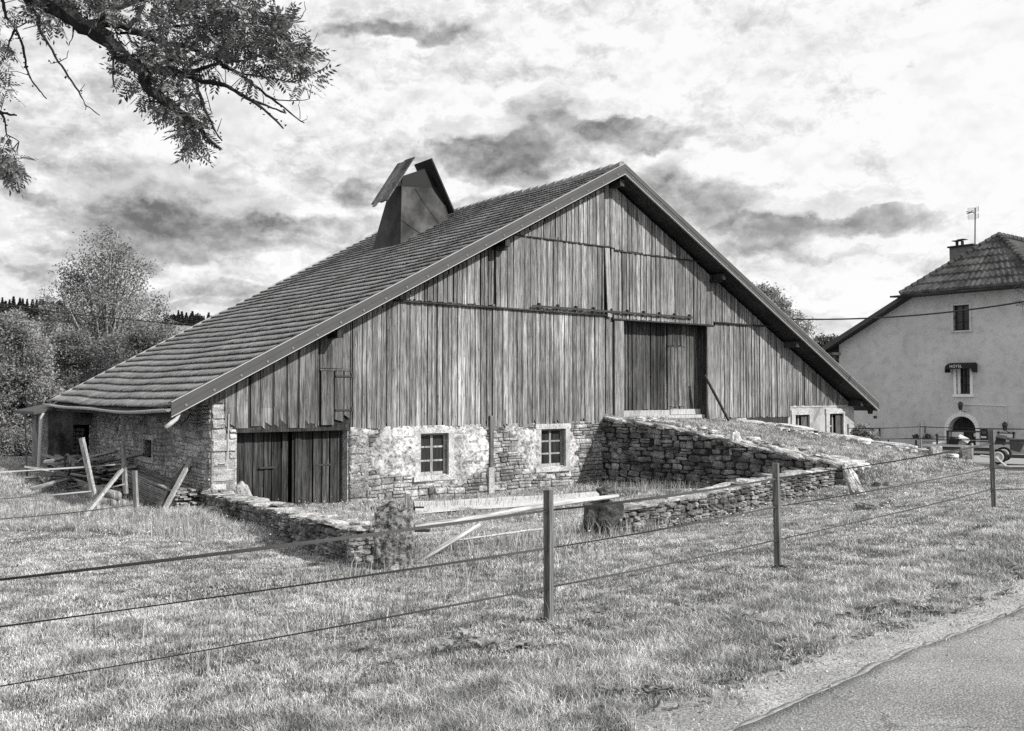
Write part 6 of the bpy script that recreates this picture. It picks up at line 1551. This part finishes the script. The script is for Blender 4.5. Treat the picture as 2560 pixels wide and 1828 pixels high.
m = Tb(); m.box(hx0-.03, hx0+.04, .0, .07, bz_, hz); m.box(hx1-.03, hx1+.04, .0, .07, bz_, hz); m.box(hx0, hx1, -.005, .065, hz-.05, hz); m.box(hx0, hx1, .01, .05, (bz_+hz)/2, (bz_+hz)/2+.04); m.build('end_frame', M['iron'], tro)
sx0 = FT(2342, 1090).x; sz_ = FT(2342, 1090).z
m = Tb(); m.box(sx0-.025, sx0+.03, .0, .06, bz_, sz_); m.box(sx0, hx0+.4, .02, .05, sz_-.05, sz_-.02); m.disc((sx0, .0, sz_+.03), (0,1,0), .05, .05, 8); m.build('stanchion', M['iron'], tro)
wc = FT(2496, 1142, -.15); wr_ = FT(2517, 1142, -.15).x-wc.x
for yy in (-.15, 1.6):
    m = Tb(); c0_ = Vector((wc.x, yy, wc.z))
    prof = [(.7,-.06),(.85,-.09),(1.0,-.05),(1.0,.05),(.85,.09),(.7,.06)]; vs = []; nn = 28
    for i in range(nn):
        t = 2*math.pi*i/nn
        for r, y in prof: vs.append((c0_.x+r*wr_*math.cos(t), yy+y*1.1, c0_.z+r*wr_*math.sin(t)))
    m.add(vs, [(i*6+j, i*6+(j+1) % 6, ((i+1) % nn)*6+(j+1) % 6, ((i+1) % nn)*6+j) for i in range(nn) for j in range(6)])
    wo_ = m.build('wheel', M['black'], tro, smooth=True)
    m = Tb(); prof = [(.72,-.1),(.55,-.11),(.52,-.02),(.5,.0),(.72,.05)]; vs = []
    for i in range(nn):
        t = 2*math.pi*i/nn
        for r, y in prof: vs.append((c0_.x+r*wr_*math.cos(t), yy+y, c0_.z+r*wr_*math.sin(t)))
    m.add(vs, [(i*5+j, i*5+(j+1) % 5, ((i+1) % nn)*5+(j+1) % 5, ((i+1) % nn)*5+j) for i in range(nn) for j in range(5)])
    m.disc((c0_.x, yy-.05, c0_.z), (0,1,0), wr_*.2, .06, 12); m.disc((c0_.x, yy+.0, c0_.z), (0,1,0), wr_*.52, .02, 20)
    for i in range(5): t = i*2*math.pi/5; m.beam((c0_.x,yy-.03,c0_.z), (c0_.x+.5*wr_*math.cos(t),yy-.03,c0_.z+.5*wr_*math.sin(t)), .05, .03)
    m.build('rim', M['whitepaint'], wo_)
m = Tb(); bx_ = FT(2524, 1110, .1); m.prism([(bx_.x, bx_.z+.12), (bx_.x+.02, bx_.z-.2), (bx_.x+.32, bx_.z-.28), (bx_.x+.5, bx_.z+.14)], .0, .7); m.box(bx_.x-.05, bx_.x+.55, -.03, .73, bx_.z+.13, bx_.z+.17); m.build('hopper', M['zinc'], tro)
m = Tb(); m.box(R_.x-.2, R_.x+3.2, .2, .28, wc.z-.05, wc.z+.02); m.box(R_.x+.5, R_.x+3.2, .2, .26, wc.z-.3, wc.z-.26); m.build('drawbar', M['zinc'], tro)
m = Tb(); m.tube([(hx0+1.1,-.4,bz_-.2),(hx0+1.6,-.4,bz_-.24),(hx0+1.9,-.4,bz_-.55),(hx0+2.1,-.4,bz_-.8)], .04, 6); m.build('prop_stand', M['zinc_pale'], tro)
# load on the deck : crates, sacks and sheet bits
for i, (px, py, w_, h_, mt, lab) in enumerate(((2384,1108,.32,.34,'iron','tilted dark crate on the trailer deck'),(2398,1110,.2,.3,'whitepaint','pale bucket beside the tilted crate on the trailer'),(2352,1112,.5,.12,'zinc_pale','crumpled pale sheet on the left end of the trailer'),(2502,1100,.3,.22,'iron','dark engine block on the right end of the trailer'),(2408,1100,.35,.08,'zinc_pale','pale folded sheet leaning on the crate'))):
    v = FT(px, py, .3); m = MB(); 
    if i == 1: m.tube([(0,0,-h_/2),(0,0,h_/2)], [w_*.4,w_*.5], 12)
    else: m.box(-w_/2, w_/2, -.16, .16, -h_/2, h_/2, j=.035 if i in (2, 4) else .008); m.box(-w_/2-.01, w_/2+.01, -.17, .17, h_/2-.02, h_/2+.02, j=.01)
    o = m.build(['crate','bucket','crumpled_sheet','engine_block','folded_sheet'][i], M[mt], None); w = TT @ v; o.location = w; o.rotation_euler = (.1*i, (.35, 0, -.15, .2, .5)[i], TH-1.2); tag(o, lab, ['crate','bucket','sheet','engine','sheet'][i])
# a dark tarpaulin-covered lump and post in front of the trailer
v = P(2415, 1140, 28.5); boulder('leaning_slab', v.x, v.y, v.z-.3, .22, .05, .34, M['stone_dark'], 'dark upright slab standing on the rubble mound before the trailer', 'stone slab', 41, rough=.1, sub=3)
m = MB(); a = P(2430,1108,28.3); m.box(a.x-.03,a.x+.03,a.y-.03,a.y+.03,H(a.x,a.y)-.2,a.z); tag(m.build('pale_stake', M['pale_board'], None), 'short pale stake beside the dark slab on the rubble mound', 'stake')
# rubble mound
mz = P(2380, 1165, 27.5); 
for i in range(60):
    px = random.gauss(2385, 45); dz = abs(px-2385)/45; Y = 26.8+random.uniform(-1, 1); t = P(px, random.uniform(1148+dz*10, 1180), Y)
    m = MB(); chunk(m, (0,0,0), (1,0,0), random.uniform(.12,.4), random.uniform(.1,.3), random.uniform(.06,.14), .3)
    o = m.build('rubble_stone', random.choice((M['cap'], M['stone_pale'], M['stone'])), None); o.location = (t.x, t.y, t.z); o.rotation_euler = (random.uniform(-.4,.4), random.uniform(-.4,.4), random.random()*3)
    tag(o, 'rubble stone in the low mound before the trailer', 'stone', 'rubble stones before the trailer')
m0 = G(2385, 1200); mbp = []
xs_ = np.linspace(-3, 3, 30); ys_ = np.linspace(-2.2, 2.2, 24); mc_ = P(2385,1165,27.2); topz_ = P(2385,1153,27.0).z
V_ = []
for yy in ys_:
    for xx in xs_:
        x, y = mc_.x+xx, mc_.y+yy; r = (xx/2.4)**2+(yy/1.8)**2; V_.append((x, y, H(x, y)-.03+max(topz_-H(x,y), 0)*math.exp(-r*1.6)+.04*mnoise.noise(Vector((x*3, y*3, 0)))))
i = (np.arange(23)[:, None]*30+np.arange(29)[None, :]).ravel(); tag(arr_mesh('rubble_bank', np.array(V_), [np.stack([i, i+1, i+31, i+30], 1)], M['ground'], smooth=True), kind='structure')
# ------------------------------------------------------------------ overhead cables
def cable(pts, r, name, label):
    m = MB(); out = []
    (a, b) = pts[0], pts[-1]; m.tube([P(*q) for q in pts], r, 5); tag(m.build(name, M['iron'], None, smooth=True), label, 'cable')
def sagpts(p, n=20):
    xs = [q[0] for q in p]; return [(x, float(np.interp(x, xs, [q[1] for q in p])), float(np.interp(x, xs, [q[2] for q in p]))) for x in np.linspace(xs[0], xs[-1], n)]
xs_ = np.linspace(1960, 2640, 24); co_ = np.polyfit([1985, 2050, 2210, 2300, 2420, 2560], [798, 798.5, 795, 788, 773, 755], 2)
cable([(x, float(np.polyval(co_, x)), 36-(x-1960)*.012) for x in xs_], .028, 'power_cable', 'thick black cable strung from behind the barn past the hotel')
co2 = np.polyfit([0, 150, 300, 480], [760, 781, 797, 811], 2)
cable([(x, float(np.polyval(co2, x)), 36.) for x in np.linspace(-60, 640, 24)], .02, 'power_cable', 'thin black cable crossing before the tall birch into the barn roof')
# ------------------------------------------------------------------ sky, sun, camera
SUN_EL = math.radians(34); SUN_H = Vector((.88, -.474)).normalized()
sd = Vector((SUN_H.x*math.cos(SUN_EL), SUN_H.y*math.cos(SUN_EL), math.sin(SUN_EL)))
L = bpy.data.lights.new('sun', 'SUN'); L.energy = 4.4; L.angle = math.radians(1.5); L.color = (1, .985, .96)
so_ = bpy.data.objects.new('sun', L); C.objects.link(so_); so_.rotation_euler = sd.to_track_quat('Z', 'Y').to_euler()
W = bpy.data.worlds.new('World'); SC.world = W; W.use_nodes = True; nt = W.node_tree; nt.nodes.clear()
class WN(N):
    def __init__(s): s.t = nt; s.tc = nt.nodes.new('ShaderNodeTexCoord')
w = WN(); sky = nt.nodes.new('ShaderNodeTexSky'); sky.sky_type = 'NISHITA'; sky.sun_disc = False; sky.sun_elevation = SUN_EL
sky.sun_rotation = math.atan2(SUN_H.x, SUN_H.y)
bw = nt.nodes.new('ShaderNodeRGBToBW'); nt.links.new(sky.outputs[0], bw.inputs[0])
sep = nt.nodes.new('ShaderNodeSeparateXYZ'); nt.links.new(w.tc.outputs['Generated'], sep.inputs[0])
x, y, z = sep.outputs
az = w.math('MULTIPLY', w.math('ARCTAN2', x, y), 57.2958); el = w.math('MULTIPLY', w.math('ARCSINE', z), 57.2958)
comb = nt.nodes.new('ShaderNodeCombineXYZ'); nt.links.new(az, comb.inputs[0]); nt.links.new(el, comb.inputs[1]); AE = comb.outputs[0]
def vmath(op, a, b):
    q = nt.nodes.new('ShaderNodeVectorMath'); q.operation = op
    for i, v in enumerate((a, b)):
        if hasattr(v, 'is_output'): nt.links.new(v, q.inputs[i])
        elif v is not None: q.inputs[i].default_value = v
    return q
def mp(sc, loc=(0,0,0), src=AE):
    q = nt.nodes.new('ShaderNodeMapping'); q.inputs['Scale'].default_value = sc; q.inputs['Location'].default_value = loc; nt.links.new(src, q.inputs['Vector']); return q.outputs[0]
dn = nt.nodes.new('ShaderNodeTexNoise'); dn.inputs['Scale'].default_value = .24; dn.inputs['Detail'].default_value = 9; dn.inputs['Roughness'].default_value = .6; nt.links.new(mp((1,1.5,1)), dn.inputs['Vector'])
off = vmath('MULTIPLY', vmath('SUBTRACT', dn.outputs['Color'], (.5,.5,.5)).outputs[0], (6.5, 3.4, 0)).outputs[0]
AED = vmath('ADD', AE, off).outputs[0]
def toae(px, py):
    r = ray(px, py).normalized(); return math.degrees(math.atan2(r.x, r.y)), math.degrees(math.asin(r.z))
blobs = [(420,500,330,85,1.0),(250,560,220,35,.5),(700,520,220,55,.55),(330,380,240,70,.45),(620,660,300,22,.5),(450,690,200,14,.3),(1200,330,150,70,.9),(1390,285,190,60,1.0),(1560,270,160,40,.8),(1250,370,150,45,.8),(1340,215,110,40,.55),(1080,310,90,40,.5),
 (960,5,200,28,.9),(1250,120,150,35,.3),(1480,90,90,60,.35),(1750,440,200,70,.75),(1900,520,330,50,.95),(2180,500,180,40,.85),(1640,390,110,50,.55),(2050,575,180,22,.5),(2330,70,110,22,.5),(2220,150,140,25,.25),(860,420,70,40,.45),(2180,720,120,28,.55),(2330,600,60,18,.35),(2000,740,100,30,.3),
 (60,620,90,28,.45),(60,420,80,22,.35),(1180,470,170,40,.3),(880,520,110,50,.3),(120,240,150,70,.25),(1000,110,70,50,.3),(2420,250,60,20,.15),(760,380,60,22,.3)]
AEU = vmath('ADD', AED, (-.5, 1.5, 0)).outputs[0]
acc = acu = None
for cx, cy, rx, ry, s in blobs:
    a, e = toae(cx, cy); a2, _ = toae(cx+rx, cy); _, e2 = toae(cx, cy-ry); sc_v = (1/max(a2-a,.1), 1/max(e2-e,.1), 0)
    for wh, src in ((0, AED), (1, AEU)):
        d_ = vmath('SUBTRACT', src, (a, e, 0)).outputs[0]; m_ = vmath('MULTIPLY', d_, sc_v).outputs[0]
        l = nt.nodes.new('ShaderNodeVectorMath'); l.operation = 'LENGTH'; nt.links.new(m_, l.inputs[0])
        v = w.ramp(l.outputs['Value'], .5, 1.2, s*1.1, 0)
        if wh == 0: acc = v if acc is None else w.math('ADD', acc, v)
        else: acu = v if acu is None else w.math('ADD', acu, v)
rim = w.math('MAXIMUM', w.math('SUBTRACT', w.math('MINIMUM', acc, 1), w.math('MINIMUM', acu, 1)), 0)
acc = w.math('MINIMUM', w.math('ADD', w.math('MULTIPLY', acu, .62), w.math('MULTIPLY', acc, .38)), 1.15)
n1 = nt.nodes.new('ShaderNodeTexNoise'); n1.inputs['Scale'].default_value = .22; n1.inputs['Detail'].default_value = 9; n1.inputs['Roughness'].default_value = .6; nt.links.new(mp((1,1.7,1),(3,8,2)), n1.inputs['Vector'])
n2 = nt.nodes.new('ShaderNodeTexNoise'); n2.inputs['Scale'].default_value = .75; n2.inputs['Detail'].default_value = 8; n2.inputs['Roughness'].default_value = .6; nt.links.new(mp((1,1.6,1),(5,1,7)), n2.inputs['Vector'])
dark = w.math('MULTIPLY', acc, w.lin(n1.outputs[0], .35, .62, .7, 1.2))
dark = w.math('ADD', dark, w.math('MULTIPLY', w.ramp(n2.outputs[0], .44, .66, 0, .07), w.lin(az, 0, 30, 1, .45))); dark = w.math('ADD', dark, w.ramp(n1.outputs[0], .46, .66, 0, .2))
n3 = nt.nodes.new('ShaderNodeTexNoise'); n3.inputs['Scale'].default_value = 1.9; n3.inputs['Detail'].default_value = 7; n3.inputs['Roughness'].default_value = .6; nt.links.new(mp((1,1.35,1),(2,4,1),AED), n3.inputs['Vector'])
puff = w.math('ADD', w.ramp(n3.outputs[0], .4, .62, -.05, .07), w.ramp(n2.outputs[0], .38, .5, .12, 0))
bacc = None
for cx, cy, rx, ry, s_ in [(600,355,150,35,.5),(1500,480,120,50,.4),(1700,590,160,40,.45),(2450,250,300,260,.6),(820,560,90,50,.25),(1150,240,200,40,.35),(560,290,150,60,.3),(1600,150,200,80,.3),(2150,600,200,40,.4),(1950,400,200,30,.35),(700,600,300,14,.25),(150,300,100,40,.2),(2300,820,200,60,.4)]:
    a, e = toae(cx, cy); a2, _ = toae(cx+rx, cy); _, e2 = toae(cx, cy-ry)
    d_ = vmath('SUBTRACT', AED, (a, e, 0)).outputs[0]; m_ = vmath('MULTIPLY', d_, (1/max(a2-a,.1), 1/max(e2-e,.1), 0)).outputs[0]
    l = nt.nodes.new('ShaderNodeVectorMath'); l.operation = 'LENGTH'; nt.links.new(m_, l.inputs[0])
    v = w.ramp(l.outputs['Value'], .3, 1.3, s_, 0); bacc = v if bacc is None else w.math('MAXIMUM', bacc, v)
dark = w.math('SUBTRACT', dark, w.math('ADD', puff, bacc)); dark = w.math('MAXIMUM', w.math('MINIMUM', dark, 1.25), 0)
# left part of the sky is a little greyer, the right nearly white
base = w.lin(az, -32, 22, .87, 1.0)
soft = w.math('SUBTRACT', 1.0, w.math('EXPONENT', w.math('MULTIPLY', dark, -1.1)))
def nz(sc, loc, scl, detail=8):
    q = nt.nodes.new('ShaderNodeTexNoise'); q.inputs['Scale'].default_value = sc; q.inputs['Detail'].default_value = detail; q.inputs['Roughness'].default_value = .56; nt.links.new(mp(scl, loc), q.inputs['Vector']); return q.outputs[0]
def relief(sc, scl, up):                                     # lit tops and shaded undersides of the billows
    return w.math('SUBTRACT', nz(sc, (3,7,1), scl), nz(sc, (3,7+up,1), scl))
rel = w.math('ADD', w.math('MULTIPLY', relief(.2, (1,1.45,1), 1.6), 1.3), w.math('MULTIPLY', relief(.62, (1,1.25,1), .6), 1.0))
pf = w.ramp(nz(.19, (11,2,4), (1,1.4,1), 9), .49, .54, -.04, .12); pf2 = w.ramp(nz(.5, (1,12,4), (1,1.3,1), 8), .5, .56, -.03, .05)
rel = w.math('ADD', rel, w.math('ADD', pf, pf2))
rel = w.math('MULTIPLY', rel, w.lin(az, 5, 32, 1, .4))
rel = w.math('ADD', w.math('MULTIPLY', rel, .5), w.math('MULTIPLY', rim, .5))
cl = w.math('ADD', w.math('SUBTRACT', base, w.math('MULTIPLY', soft, .92)), w.math('MINIMUM', w.math('MAXIMUM', rel, -.25), .3))
cl = w.math('MINIMUM', w.math('MAXIMUM', cl, .16), 1.02)
gain = w.math('MULTIPLY', cl, SKYG/.1)
blend = w.mix(.06, gain, w.math('MULTIPLY', bw.outputs[0], 1.0))
low = w.ramp(el, -3, -.5, .25, 1); blend = w.math('MULTIPLY', blend, low)
cc = nt.nodes.new('ShaderNodeCombineColor'); 
for i in range(3): nt.links.new(blend, cc.inputs[i])
bg = nt.nodes.new('ShaderNodeBackground'); bg.inputs['Strength'].default_value = .1; nt.links.new(cc.outputs[0], bg.inputs['Color'])
ow_ = nt.nodes.new('ShaderNodeOutputWorld'); nt.links.new(bg.outputs[0], ow_.inputs['Surface'])
W.cycles.sampling_method = 'MANUAL'; W.cycles.sample_map_resolution = 512
cam = bpy.data.cameras.new('camera'); cam.sensor_width = 36; cam.lens = 36*FOC/2560; cam.clip_end = 4000; cam.clip_start = .1
co__ = bpy.data.objects.new('camera', cam); C.objects.link(co__); co__.location = (0, 0, EYE); co__.rotation_euler = (math.pi/2+PIT, 0, 0); SC.camera = co__
SC.view_settings.view_transform = 'Standard'; SC.view_settings.look = 'None'; SC.view_settings.exposure = EXPO; SC.view_settings.gamma = 1; SC.view_settings.use_curve_mapping = False
SC.cycles.use_denoising = False; SC.cycles.max_bounces = 6; SC.cycles.diffuse_bounces = 3; SC.cycles.transparent_max_bounces = 4
for o in bpy.context.scene.objects:
    if o.type == 'MESH' and o.data.materials and len(o.data.polygons) == 0: print('empty mesh', o.name)
